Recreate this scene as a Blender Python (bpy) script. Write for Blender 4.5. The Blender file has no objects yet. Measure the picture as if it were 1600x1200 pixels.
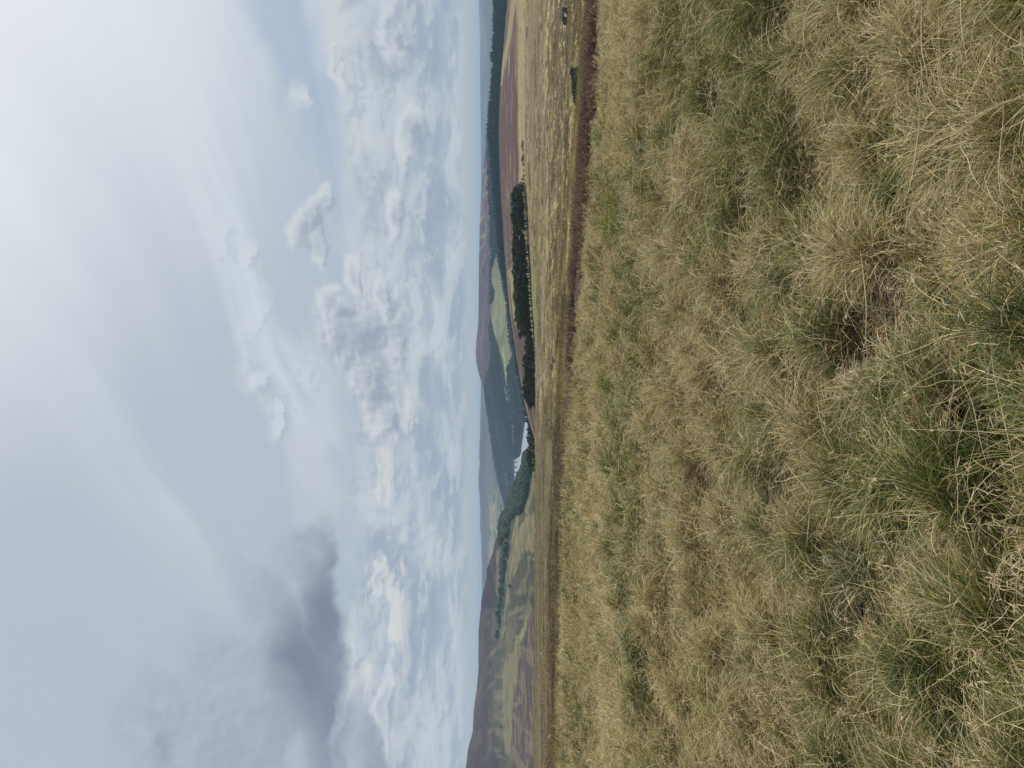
import bpy, bmesh, math, random
import numpy as np
from mathutils import Matrix, Vector

random.seed(7)
RNG = np.random.default_rng(7)
SC = bpy.context.scene
COL = SC.collection

# ---------------------------------------------------------------- camera
# The photograph is a portrait shot stored on its side, so the camera is rolled a quarter turn.
F = 1150.0                      # focal length in photo pixels (photo 1600 x 1200)
VH = 752.0                      # photo column of eye level
PITCH = math.atan((800 - VH) / F)
EYE = 1.62
cam_d = bpy.data.cameras.new('camera')
cam_d.sensor_fit = 'HORIZONTAL'
cam_d.sensor_width = 36.0
cam_d.lens = F / 1600.0 * 36.0
cam_d.clip_start = 0.05
cam_d.clip_end = 60000
cam = bpy.data.objects.new('camera', cam_d)
COL.objects.link(cam)
cp, sp = math.cos(PITCH), math.sin(PITCH)
FWD, UP, RIGHT = Vector((0, cp, -sp)), Vector((0, sp, cp)), Vector((1, 0, 0))
X, Y, Z = -UP, RIGHT, -FWD
cam.matrix_world = Matrix(((X.x, Y.x, Z.x, 0), (X.y, Y.y, Z.y, 0), (X.z, Y.z, Z.z, EYE), (0, 0, 0, 1)))
SC.camera = cam

def slope(V):
    """dz/dY of the sight line through photo column V"""
    q = (800 - np.asarray(V, float)) / F
    return (-sp + q * cp) / (cp + q * sp)

def at(y, V, D):
    """world point at photo row y, column V and forward distance D"""
    q = (800 - V) / F
    fy = cp + q * sp
    return Vector(((600 - y) / F / fy * D, D, EYE + float(slope(V)) * D))

# ---------------------------------------------------------------- sun, exposure
SUN_AZ, SUN_EL = math.radians(46), math.radians(45)
SUN_DIR = Vector((math.sin(SUN_AZ) * math.cos(SUN_EL), math.cos(SUN_AZ) * math.cos(SUN_EL), math.sin(SUN_EL)))
sun_d = bpy.data.lights.new('sun', 'SUN')
sun_d.energy = 5.0
sun_d.angle = math.radians(1.2)
sun_d.color = (1.0, 0.94, 0.85)
sun = bpy.data.objects.new('sun', sun_d)
sun.rotation_euler = (-SUN_DIR).to_track_quat('-Z', 'Y').to_euler()
sun.location = (0, 0, 50)
COL.objects.link(sun)

SC.render.engine = 'CYCLES'
SC.view_settings.view_transform = 'Standard'
SC.view_settings.look = 'None'
SC.view_settings.exposure = 0.0
SC.view_settings.gamma = 1.0
SC.view_settings.use_curve_mapping = False
SC.cycles.use_denoising = True
SC.cycles.max_bounces = 6
SC.cycles.diffuse_bounces = 2
SC.cycles.glossy_bounces = 2
SC.cycles.transmission_bounces = 3
SC.cycles.volume_bounces = 1
SC.cycles.use_adaptive_sampling = True
SC.cycles.adaptive_threshold = 0.01

# ---------------------------------------------------------------- node helper
class NT:
    def __init__(self, tree):
        self.t = tree; tree.nodes.clear()
    def n(self, kind, **kw):
        nd = self.t.nodes.new(kind)
        for k, v in kw.items(): setattr(nd, k, v)
        return nd
    def put(self, sock, v):
        if v is None: return
        if isinstance(v, bpy.types.NodeSocket): self.t.links.new(v, sock)
        else: sock.default_value = v
    def m(self, op, a, b=None, c=None, clamp=False):
        nd = self.n('ShaderNodeMath', operation=op); nd.use_clamp = clamp
        self.put(nd.inputs[0], a); self.put(nd.inputs[1], b)
        if c is not None: self.put(nd.inputs[2], c)
        return nd.outputs[0]
    def add(self, a, b): return self.m('ADD', a, b)
    def sub(self, a, b): return self.m('SUBTRACT', a, b)
    def mul(self, a, b): return self.m('MULTIPLY', a, b)
    def div(self, a, b): return self.m('DIVIDE', a, b)
    def mx(self, a, b): return self.m('MAXIMUM', a, b)
    def mn(self, a, b): return self.m('MINIMUM', a, b)
    def step(self, v, a, b, lo=0.0, hi=1.0):
        nd = self.n('ShaderNodeMapRange', interpolation_type='SMOOTHSTEP')
        self.put(nd.inputs[0], v)
        for i, q in enumerate((a, b, lo, hi)): self.put(nd.inputs[1 + i], q)
        return nd.outputs[0]
    def xyz(self, a, b, c=0.0):
        nd = self.n('ShaderNodeCombineXYZ')
        for i, q in enumerate((a, b, c)): self.put(nd.inputs[i], q)
        return nd.outputs[0]
    def noise(self, vec, scale=1.0, detail=4.0, rough=0.55, dist=0.0, lac=2.0, col=False):
        nd = self.n('ShaderNodeTexNoise')
        self.put(nd.inputs['Vector'], vec)
        nd.inputs['Scale'].default_value = scale; nd.inputs['Detail'].default_value = detail
        nd.inputs['Roughness'].default_value = rough; nd.inputs['Distortion'].default_value = dist
        nd.inputs['Lacunarity'].default_value = lac
        return nd.outputs['Color' if col else 'Fac']
    def mix(self, f, a, b, blend='MIX'):
        nd = self.n('ShaderNodeMix', data_type='RGBA', blend_type=blend)
        self.put(nd.inputs[0], f)
        self.put(nd.inputs[6], a if isinstance(a, bpy.types.NodeSocket) else (*a[:3], 1))
        self.put(nd.inputs[7], b if isinstance(b, bpy.types.NodeSocket) else (*b[:3], 1))
        return nd.outputs[2]

# ---------------------------------------------------------------- sky
def srgb(r, g, b):
    f = lambda c: (c / 255 / 12.92) if c <= 10 else ((c / 255 + 0.055) / 1.055) ** 2.4
    return (f(r), f(g), f(b))

def sky_ang(y, V):
    """azimuth and elevation (times F) of a photo pixel"""
    d = FWD + RIGHT * ((600 - y) / F) + UP * ((800 - V) / F)
    return math.atan2(d.x, d.y) * F, math.atan2(d.z, math.hypot(d.x, d.y)) * F

def build_sky():
    w = bpy.data.worlds.new('World'); SC.world = w; w.use_nodes = True
    w.cycles.sampling_method = 'NONE'
    t = NT(w.node_tree)
    tc = t.n('ShaderNodeTexCoord').outputs['Generated']
    sepn = t.n('ShaderNodeSeparateXYZ'); t.put(sepn.inputs[0], tc)
    x, y, z = sepn.outputs
    A = t.mul(t.m('ARCTAN2', x, y), F)
    E = t.mul(t.m('ARCSINE', z), F)
    P = t.xyz(A, E)
    K = 10.0                                   # the Background strength is 0.1
    c = lambda r, g, b: tuple(K * q for q in srgb(r, g, b))
    def noise(vec, det, rough, col=False):
        nd = t.n('ShaderNodeTexNoise', noise_dimensions='2D')
        t.put(nd.inputs['Vector'], vec)
        nd.inputs['Scale'].default_value = 1.0; nd.inputs['Detail'].default_value = det; nd.inputs['Roughness'].default_value = rough
        return nd.outputs['Color' if col else 'Fac']
    def vm(op, a, b=None):
        nd = t.n('ShaderNodeVectorMath', operation=op); t.put(nd.inputs[0], a)
        if b is not None: t.put(nd.inputs[1], b)
        return nd.outputs['Value' if op in ('LENGTH', 'DOT_PRODUCT') else 0]
    def ell(q, cy, cV, ry, rV, rot=0.0):
        a0, e0 = sky_ang(cy, cV)
        mp = t.n('ShaderNodeMapping', vector_type='TEXTURE'); t.put(mp.inputs[0], q)
        mp.inputs['Location'].default_value = (a0, e0, 0); mp.inputs['Rotation'].default_value = (0, 0, rot); mp.inputs['Scale'].default_value = (ry, rV, 1)
        return vm('LENGTH', mp.outputs[0])
    def field(q, blobs):
        f = None
        for b in blobs:
            e = ell(q, *b); f = e if f is None else t.mn(f, e)
        return t.sub(1.0, f)
    nish = t.n('ShaderNodeTexSky', sky_type='NISHITA', sun_disc=False)
    nish.sun_elevation = SUN_EL; nish.sun_rotation = SUN_AZ
    nish.air_density = 1.0; nish.dust_density = 2.5; nish.ozone_density = 1.5
    base = nish.outputs[0]
    # high thin veil of cirrostratus, brightest round the sun
    dt = vm('DOT_PRODUCT', tc, SUN_DIR)
    plane_d = t.mx(z, 0.05)
    px, py = t.div(x, plane_d), t.div(y, plane_d)
    al = t.add(t.mul(px, -0.55), t.mul(py, 0.83))
    ac = t.add(t.mul(px, 0.83), t.mul(py, 0.55))
    wv = noise(t.xyz(t.mul(al, 0.3), t.add(t.mul(ac, 0.3), 3.1)), 2.0, 0.5)
    ac2 = t.add(ac, t.mul(wv, 1.6))
    st1 = noise(t.xyz(t.mul(al, 0.10), t.add(t.mul(ac2, 0.80), 1.7)), 3.0, 0.5)
    st2 = noise(t.xyz(t.mul(al, 0.30), t.add(t.mul(ac2, 2.4), 8.2)), 3.0, 0.55)
    streak = t.add(t.mul(st1, 0.7), t.mul(st2, 0.3))
    glow = t.step(t.add(dt, t.mul(streak, 0.20)), 0.78, 1.08)
    veil_c = t.mix(glow, c(183, 193, 205), c(230, 236, 240))
    veil_c = t.mix(t.step(E, 60, 420), c(172, 188, 201), veil_c)
    sky = t.mix(t.step(streak, 0.30, 0.62, 0.90, 0.99), base, veil_c)
    band = t.mul(t.mul(t.step(E, 150, 290), t.step(E, 640, 430)), t.step(A, -420, 60))
    sky = t.mix(t.mul(t.mul(t.step(streak, 0.46, 0.60), band), 0.8), sky, c(210, 220, 226))
    # shared warps for ragged outlines
    sub5 = lambda v: vm('SUBTRACT', v, (0.5, 0.5, 0.5))
    wlo = sub5(noise(vm('MULTIPLY', P, (0.0085, 0.011, 1)), 2.0, 0.5, True))
    whi = sub5(noise(vm('MULTIPLY', P, (0.022, 0.027, 1)), 4.0, 0.58, True))
    Plo = vm('ADD', P, vm('MULTIPLY', wlo, (120, 60, 0)))
    Phi = vm('ADD', vm('ADD', P, vm('MULTIPLY', wlo, (60, 44, 0))), vm('MULTIPLY', whi, (34, 30, 0)))
    Psm = vm('ADD', vm('ADD', P, vm('MULTIPLY', wlo, (50, 14, 0))), vm('MULTIPLY', whi, (16, 9, 0)))
    # blue gap, cream altostratus
    gap = t.step(field(Plo, [(40, 448, 520, 58, 0.30)]), 0.0, 0.8)
    sky = t.mix(t.mul(gap, 0.7), sky, c(165, 182, 205))
    sky = t.mix(t.mul(t.step(field(Plo, [(120, 548, 600, 44, 0.03)]), 0.0, 0.8), 0.85), sky, c(205, 210, 212))
    sky = t.mix(t.mul(t.step(field(Plo, [(740, 497, 180, 46, 0.12)]), 0.0, 0.8), 0.65), sky, c(198, 205, 212))
    # stratocumulus banks low over the horizon
    sh = vm('ADD', P, (5.0, 6.0, 0))
    def strato(q):
        s_ = t.n('ShaderNodeSeparateXYZ'); t.put(s_.inputs[0], q)
        le = t.m('LOGARITHM', t.add(t.mx(s_.outputs[1], 0.0), 60.0), math.e)
        return noise(t.xyz(t.mul(s_.outputs[0], 0.0085), t.mul(le, 2.5)), 5.0, 0.57)
    n0, n1 = strato(Psm), strato(vm('ADD', Psm, (6.0, 6.0, 0)))
    big0 = noise(vm('MULTIPLY', P, (0.0042, 0.0120, 1)), 4.0, 0.55)
    sw = t.n('ShaderNodeSeparateXYZ'); t.put(sw.inputs[0], Phi)
    top = t.add(sw.outputs[1], t.mul(t.sub(n0, 0.5), 110))
    cover = t.mul(t.step(top, 208, 168), t.step(t.add(E, t.mul(t.sub(n0, 0.5), 30)), 6, 34))
    thick = t.add(t.mul(n0, 0.65), t.mul(big0, 0.45))
    alpha = t.mul(t.step(thick, 0.42, 0.58, 0.78, 1.0), cover)
    rel = t.sub(n0, n1)
    scol = t.mix(t.step(thick, 0.46, 0.66), c(196, 205, 212), c(160, 175, 191))
    scol = t.mix(t.step(rel, 0.0, 0.075, 0.0, 0.5), scol, c(204, 211, 215))
    scol = t.mix(t.step(rel, 0.0, -0.075, 0.0, 0.5), scol, c(150, 166, 186))
    sky = t.mix(t.mul(alpha, 0.93), sky, scol)
    brm = t.mul(t.mul(t.step(E, 80, 125), t.step(sw.outputs[1], 200, 170)), t.step(A, 340, 120))
    brn = noise(vm('MULTIPLY', Psm, (0.0075, 0.024, 1)), 5.0, 0.6)
    sky = t.mix(t.mul(t.mul(brm, t.step(brn, 0.50, 0.62)), 0.78), sky, c(214, 217, 216))
    bars = noise(vm('MULTIPLY', Psm, (0.0030, 0.034, 1)), 5.0, 0.6)
    bm = t.mul(t.step(bars, 0.46, 0.64), t.mul(t.step(E, 20, 50), t.step(E, 170, 90)))
    sky = t.mix(t.mul(bm, 0.38), sky, c(154, 171, 192))
    # single cumulus; relief from noise evaluated towards the sun
    def cloud(blobs, freq, k, off, det=6.0, wq=Phi, fine=0.8):
        f = field(wq, blobs)
        a = noise(vm('MULTIPLY', vm('ADD', P, (off * 97.0, off * 31.0, 0)), (freq, freq * 1.2, 1)), det, 0.6)
        b = noise(vm('MULTIPLY', vm('ADD', P, (off * 97.0 + 6.0, off * 31.0 + 7.0, 0)), (freq, freq * 1.2, 1)), det, 0.6)
        f1 = field(vm('ADD', wq, (13.0, 17.0, 0)), blobs)
        return t.add(f, t.mul(t.sub(a, 0.5), k)), t.add(t.mul(t.sub(f, f1), 0.22), t.mul(t.sub(a, b), fine)), a
    cum = [(350, 482, 48, 40), (318, 500, 30, 20), (388, 502, 44, 18),
           (528, 545, 80, 62), (478, 520, 40, 32), (592, 575, 78, 46), (648, 600, 66, 40),
           (455, 596, 60, 24), (425, 548, 40, 16), (540, 612, 100, 30), (108, 522, 30, 16),
           (50, 615, 60, 34), (330, 622, 60, 24), (205, 640, 60, 26), (905, 592, 60, 14), (1110, 604, 90, 16)]
    d0, rel, a = cloud(cum, 0.0125, 0.75, 1.0, 6.0)
    al_c = t.step(d0, 0.02, 0.48)
    # lower part of each cloud is its shaded base
    rel2 = t.add(rel, t.mul(t.sub(0.55, d0), 0.05))
    ccol = t.mix(t.step(rel2, -0.13, 0.15), c(151, 164, 182), c(207, 213, 218))
    ccol = t.mix(t.step(d0, 0.45, 1.0, 0.0, 0.45), ccol, c(148, 161, 179))
    sky = t.mix(t.mul(al_c, 0.86), sky, ccol)
    # wisps
    wis = [(352, 350, 62, 34, -0.4), (405, 385, 46, 26, -0.4), (600, 398, 50, 38), (490, 400, 80, 26, -0.4), (150, 470, 46, 20), (590, 465, 60, 36), (650, 440, 46, 30)]
    d0, rel, a = cloud(wis, 0.017, 1.9, 5.0, 7.0)
    al_c = t.step(d0, 0.10, 1.25)
    ccol = t.mix(t.step(rel, -0.06, 0.06), c(164, 177, 193), c(206, 214, 221))
    sky = t.mix(t.mul(al_c, 0.85), sky, ccol)
    # the big grey cloud on the left
    big = [(945, 482, 125, 54, 0.2), (1000, 450, 140, 80, 0.5), (1090, 400, 150, 84, 0.75), (1190, 310, 150, 96, 0.75),
           (868, 502, 48, 32), (1060, 492, 110, 36, 0.1), (1190, 470, 90, 50, 0.3), (1210, 560, 120, 34), (1150, 230, 80, 36, 0.7)]
    d0, rel, nb = cloud(big, 0.0075, 0.85, 9.0, 5.0, fine=0.35)
    al_c = t.step(d0, -0.10, 0.38)
    under = field(Phi, [(950, 510, 135, 46, 0.15), (1050, 482, 150, 56, 0.4)])
    ccol = t.mix(t.step(rel, -0.12, 0.13), c(150, 161, 178), c(180, 190, 203))
    ccol = t.mix(t.step(t.add(under, t.mul(t.sub(nb, 0.5), 1.0)), -0.20, 1.0, 0.0, 0.92), ccol, c(118, 129, 148))
    sky = t.mix(t.mul(al_c, 0.92), sky, ccol)
    # smooth pale band right on the horizon
    sky = t.mix(t.step(E, 36, 10, 0.0, 0.85), sky, c(178, 188, 192))
    bg = t.n('ShaderNodeBackground'); t.put(bg.inputs[0], sky); bg.inputs[1].default_value = 0.1
    lowb = t.n('ShaderNodeBackground'); lowb.inputs[0].default_value = (*c(176, 188, 193), 1); lowb.inputs[1].default_value = 0.1
    mx = t.n('ShaderNodeMixShader'); t.put(mx.inputs[0], t.m('GREATER_THAN', z, -0.002))
    t.t.links.new(lowb.outputs[0], mx.inputs[1]); t.t.links.new(bg.outputs[0], mx.inputs[2])
    out = t.n('ShaderNodeOutputWorld'); t.t.links.new(mx.outputs[0], out.inputs[0])
build_sky()

# ---------------------------------------------------------------- numpy noise
def _hash(ix, iy, seed):
    h = (ix.astype(np.int64) * 374761393 + iy.astype(np.int64) * 668265263 + seed * 1442695041) & 0xFFFFFFFF
    h = ((h ^ (h >> 13)) * 1274126177) & 0xFFFFFFFF
    return ((h ^ (h >> 16)) & 0xFFFF) / 65535.0

def vnoise(x, y, seed=0):
    x = np.asarray(x, float); y = np.asarray(y, float)
    ix, iy = np.floor(x), np.floor(y)
    fx, fy = x - ix, y - iy
    fx, fy = fx * fx * (3 - 2 * fx), fy * fy * (3 - 2 * fy)
    a, b = _hash(ix, iy, seed), _hash(ix + 1, iy, seed)
    c, d = _hash(ix, iy + 1, seed), _hash(ix + 1, iy + 1, seed)
    return (a + (b - a) * fx) * (1 - fy) + (c + (d - c) * fx) * fy

def fbm(x, y, seed=0, octv=4, gain=0.5):
    s, a, tot = 0.0, 1.0, 0.0
    for k in range(octv):
        s = s + a * vnoise(x * 2 ** k + 17.3 * k, y * 2 ** k - 9.1 * k, seed + k)
        tot += a; a *= gain
    return s / tot

def sstep(a, b, v):
    u = np.clip((np.asarray(v, float) - a) / (b - a), 0, 1)
    return u * u * (3 - 2 * u)

def lerp(a, b, f): return a + (b - a) * f

def inpoly(px, py, poly):
    inside = np.zeros(np.shape(px), bool)
    n = len(poly)
    for i in range(n):
        x0, y0 = poly[i]; x1, y1 = poly[(i + 1) % n]
        if y0 == y1: continue
        c = ((y0 > py) != (y1 > py)) & (px < (x1 - x0) * (py - y0) / (y1 - y0) + x0)
        inside ^= c
    return inside

# ---------------------------------------------------------------- object helpers
def tag(o, label=None, cat=None, group=None, kind=None):
    if label: o['label'] = label
    if cat: o['category'] = cat
    if group: o['group'] = group
    if kind: o['kind'] = kind
    return o

def link(name, data, mat=None, parent=None, loc=None):
    o = bpy.data.objects.new(name, data)
    COL.objects.link(o)
    if mat and not data.materials: data.materials.append(mat)
    if parent: o.parent = parent
    if loc is not None: o.location = loc
    return o

def empty(name, loc, rz=0.0):
    o = bpy.data.objects.new(name, None); COL.objects.link(o)
    o.location = loc; o.rotation_euler[2] = rz; o.empty_display_size = 0.2
    return o

def np_mesh(name, verts, faces, col=None, smooth=True):
    """verts (n,3), faces (m,3|4) arrays; col (n,3) per vertex"""
    verts = np.ascontiguousarray(verts, np.float32); faces = np.ascontiguousarray(faces, np.int32)
    me = bpy.data.meshes.new(name)
    k = faces.shape[1]
    me.vertices.add(len(verts)); me.loops.add(faces.size); me.polygons.add(len(faces))
    me.vertices.foreach_set('co', verts.ravel())
    me.loops.foreach_set('vertex_index', faces.ravel())
    me.polygons.foreach_set('loop_start', np.arange(0, faces.size, k, dtype=np.int32))
    me.polygons.foreach_set('use_smooth', np.full(len(faces), smooth))
    if col is not None:
        at_ = me.attributes.new('Col', 'FLOAT_COLOR', 'POINT')
        at_.data.foreach_set('color', np.concatenate([col, np.ones((len(col), 1))], 1).astype(np.float32).ravel())
    me.update(calc_edges=True)
    return me

def grid_faces(nr, nc):
    i = np.arange(nr - 1)[:, None] * nc + np.arange(nc - 1)[None]
    return np.stack([i, i + 1, i + nc + 1, i + nc], -1).reshape(-1, 4)

# ---------------------------------------------------------------- materials
def new_mat(name):
    m = bpy.data.materials.new(name); m.use_nodes = True
    return m, NT(m.node_tree)

def surf_mat(name, col=None, rough=0.9, var=0.25, scale=1.0, detail=6.0, bump=0.0, stretch=(1, 1, 1), spec=0.2, tint=None):
    """vertex colour 'Col' (or col) broken up by noise in object space"""
    m, t = new_mat(name)
    tc = t.n('ShaderNodeTexCoord').outputs['Object']
    mp = t.n('ShaderNodeMapping'); t.put(mp.inputs[0], tc); mp.inputs['Scale'].default_value = stretch
    nz = t.noise(mp.outputs[0], scale, detail, 0.62)
    if col is None:
        base = t.n('ShaderNodeAttribute', attribute_name='Col').outputs['Color']
    else:
        rgb = t.n('ShaderNodeRGB'); rgb.outputs[0].default_value = (*col, 1); base = rgb.outputs[0]
    f = t.step(nz, 0.3, 0.7, 1 - var, 1 + var)
    g = t.n('ShaderNodeCombineColor'); [t.put(g.inputs[i], f) for i in range(3)]
    c = t.mix(1.0, base, g.outputs[0], 'MULTIPLY')
    if tint is not None:
        nz2 = t.noise(mp.outputs[0], scale * 0.37, 4.0, 0.6)
        c = t.mix(t.step(nz2, 0.45, 0.65, 0.0, 0.6), c, tint)
    b = t.n('ShaderNodeBsdfPrincipled')
    t.put(b.inputs['Base Color'], c); b.inputs['Roughness'].default_value = rough
    b.inputs['Specular IOR Level'].default_value = spec
    if bump:
        bn = t.n('ShaderNodeBump'); bn.inputs['Strength'].default_value = 1.0; bn.inputs['Distance'].default_value = bump
        t.put(bn.inputs['Height'], nz); t.put(b.inputs['Normal'], bn.outputs[0])
    o = t.n('ShaderNodeOutputMaterial'); t.t.links.new(b.outputs[0], o.inputs[0])
    return m

def blade_mat(name, transl=0.16, gloss=0.025):
    m, t = new_mat(name)
    c = t.n('ShaderNodeAttribute', attribute_name='Col').outputs['Color']
    d = t.n('ShaderNodeBsdfDiffuse'); t.put(d.inputs[0], c)
    tr = t.n('ShaderNodeBsdfTranslucent'); t.put(tr.inputs[0], c)
    gl = t.n('ShaderNodeBsdfGlossy'); gl.inputs['Roughness'].default_value = 0.45
    gl.inputs[0].default_value = (0.9, 0.9, 0.85, 1)
    m1 = t.n('ShaderNodeMixShader'); m1.inputs[0].default_value = transl
    t.t.links.new(d.outputs[0], m1.inputs[1]); t.t.links.new(tr.outputs[0], m1.inputs[2])
    m2 = t.n('ShaderNodeMixShader'); m2.inputs[0].default_value = gloss
    t.t.links.new(m1.outputs[0], m2.inputs[1]); t.t.links.new(gl.outputs[0], m2.inputs[2])
    o = t.n('ShaderNodeOutputMaterial'); t.t.links.new(m2.outputs[0], o.inputs[0])
    return m

# ---------------------------------------------------------------- terrain sheets
def ring(D, V):
    """D and V: a number or a list of (photo row, value)"""
    def fn(q):
        if isinstance(q, (int, float)): return lambda y: np.full(np.shape(y), float(q))
        xs = sorted(q); a = np.array([p[0] for p in xs], float); b = np.array([p[1] for p in xs], float)
        return lambda y: np.interp(y, a, b)
    return fn(D), fn(V)

class Sheet:
    def __init__(self, rings, subs, y0, y1, nc, smooth=2, blend=0):
        ys = np.linspace(y0, y1, nc)
        Dk = np.stack([r[0](ys) for r in rings]); Vk = np.stack([r[1](ys) for r in rings])
        if blend:                                     # soften the polylines sideways
            ker = np.hanning(blend + 2)[1:-1]; ker /= ker.sum()
            pad = blend // 2
            sm = lambda a: np.apply_along_axis(lambda q: np.convolve(np.pad(q, pad, mode='edge'), ker, 'same')[pad:len(q) + pad], 1, a)
            Dk, Vk = sm(Dk), sm(Vk)
        Zk = EYE + slope(Vk) * Dk
        rows = []
        for k in range(len(rings) - 1):
            n = subs[k]
            rows += [k + j / n for j in range(n)]
        rows.append(len(rings) - 1)
        rows = np.array(rows); k0 = np.minimum(rows.astype(int), len(rings) - 2); f = (rows - k0)[:, None]
        la, lb = np.log(np.maximum(Dk[k0], .5)), np.log(np.maximum(Dk[k0 + 1], .5))
        D = np.exp(la + (lb - la) * f)
        w = (D - Dk[k0]) / np.maximum(Dk[k0 + 1] - Dk[k0], 1e-6)
        Zz = Zk[k0] + (Zk[k0 + 1] - Zk[k0]) * w
        for _ in range(smooth):
            Zz[1:-1] = 0.25 * Zz[:-2] + 0.5 * Zz[1:-1] + 0.25 * Zz[2:]
        self.ys, self.D, self.Z, self.rows = ys, D, Zz, rows
        self.X = ((600 - ys) / F)[None] * D
        self.nr, self.nc = D.shape
        self.y = np.repeat(ys[None], self.nr, 0)
    def V(self):
        s = (self.Z - EYE) / self.D
        return 800 - F * (s * cp + sp) / (cp - s * sp)
    def mesh(self, name, col):
        v = np.stack([self.X, self.D, self.Z], -1).reshape(-1, 3)
        return np_mesh(name, v, grid_faces(self.nr, self.nc), col.reshape(-1, 3))
    def z_at(self, x, d):
        """height by inverse lookup on the grid (x, d arrays)"""
        x = np.asarray(x, float); d = np.asarray(d, float)
        yy = 600 - x / d * F
        cf = np.clip((yy - self.ys[0]) / (self.ys[-1] - self.ys[0]) * (self.nc - 1), 0, self.nc - 1.001)
        c0 = cf.astype(int); cfr = cf - c0
        out = np.zeros_like(cf)
        order = np.argsort(c0, kind='stable'); cs = c0[order]
        b = np.searchsorted(cs, np.arange(self.nc + 1))
        for c in range(self.nc - 1):
            if b[c] == b[c + 1]: continue
            idx = order[b[c]:b[c + 1]]
            za = np.interp(d[idx], self.D[:, c], self.Z[:, c]); zb = np.interp(d[idx], self.D[:, c + 1], self.Z[:, c + 1])
            out[idx] = za + (zb - za) * cfr[idx]
        return out
    def add(self, dz): self.Z = self.Z + dz

def paint(col, mask, c):
    m = np.asarray(mask, float)[..., None]
    return col * (1 - m) + np.array(c)[None, None] * m

# ---- the ground we stand on: rough pasture, a crest, the slope with heather and tussocks, the spur beyond the pines
CREST_D = [(-300, 12.0), (0, 12.6), (160, 13.4), (400, 15.8), (600, 18.5), (900, 23.0), (1200, 24.0), (1500, 24.0)]
CREST_V = [(-300, 944), (0, 931), (160, 924), (400, 903), (600, 889), (900, 871), (1200, 867), (1500, 867)]
SPUR_V = [(-300, 812), (0, 793), (50, 788), (100, 784), (150, 780.5), (200, 778.5), (250, 779.5), (300, 781.5), (350, 785), (400, 788), (450, 792), (500, 798), (550, 806), (600, 813.5), (640, 821), (660, 826), (690, 836), (740, 850), (800, 880), (1500, 900)]
CREST_V = [(y, v + 8 * float(sstep(480, 250, y)) + 0.20 * F / float(np.interp(y, *zip(*CREST_D)))) for y, v in CREST_V]
G_RINGS = [
    ring(0.9, [(-300, 2400), (1500, 2400)]),
    ring(3.0, 1352), ring(7.0, 1000),
    ring([(y, d * 0.72) for y, d in CREST_D], [(y, v + 22) for y, v in CREST_V]),
    ring(CREST_D, CREST_V),
    ring([(y, d + 7) for y, d in CREST_D], [(y, v + 20) for y, v in CREST_V]),
    ring([(-300, 34), (0, 34), (200, 36), (600, 44), (900, 50), (1500, 50)], [(-300, 940), (0, 929), (150, 922), (300, 911), (500, 896), (650, 885), (750, 880), (900, 884), (1200, 884), (1500, 884)]),
    ring([(-300, 60), (1500, 75)], [(-300, 933), (0, 922), (150, 917), (300, 902), (500, 889), (650, 879), (900, 872), (1500, 871)]),
    ring(130, [(-300, 916), (0, 908), (160, 903), (300, 892), (400, 886), (600, 873), (900, 863.5), (1200, 863), (1500, 862)]),
    ring(215, [(-300, 896), (0, 886), (150, 882), (300, 876), (400, 871), (600, 862), (900, 855), (1200, 855), (1500, 854)]),
    ring(330, [(-300, 862), (0, 853), (150, 851), (300, 850), (500, 848), (700, 846), (1200, 845), (1500, 844)]),
    ring([(0, 470), (600, 440), (700, 420), (1500, 420)], [(-300, 830), (0, 817), (150, 818), (290, 823), (450, 831), (560, 837), (640, 836.5), (700, 836), (900, 834.5), (1200, 833), (1500, 832)]),
    ring([(0, 520), (600, 500), (700, 460), (1500, 460)], [(-300, 822), (0, 809), (150, 812), (290, 818), (450, 829), (560, 837), (640, 841), (700, 842), (900, 840), (1500, 838)]),
    ring([(0, 680), (600, 600), (700, 540), (1500, 540)], [(-300, 812), (0, 803), (150, 806), (290, 810), (450, 817), (560, 826), (640, 838), (700, 852), (800, 875), (1500, 875)]),
    ring([(0, 1000), (300, 980), (690, 660), (1500, 640)], SPUR_V),
    ring([(0, 1400), (690, 1000), (1500, 950)], [(-300, 850), (0, 835), (300, 830), (700, 900), (1500, 950)]),
    ring(2600, 850), ring(6000, 800), ring(16000, 768),
]
G = Sheet(G_RINGS, [16, 26, 20, 24, 16, 14, 18, 26, 34, 34, 34, 14, 24, 40, 10, 6, 6, 6], -320, 1520, 760, smooth=1, blend=31)
near = sstep(34, 24, G.D)
tus = fbm(G.X / 0.9, G.D / 0.9, 11, 3)
G.add(near * sstep(1.2, 3, G.D) * ((tus - 0.5) * 0.20 + (fbm(G.X / 3.5, G.D / 3.5, 5, 2) - 0.5) * 0.30))
far = sstep(36, 60, G.D) * sstep(1500, 900, G.D)
G.add(far * ((fbm(G.X / 26, G.D / 26, 21, 3) - 0.5) * 0.9 + (fbm(G.X / 3.0, G.D / 4.5, 31, 3) - 0.5) * 0.65))

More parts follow.
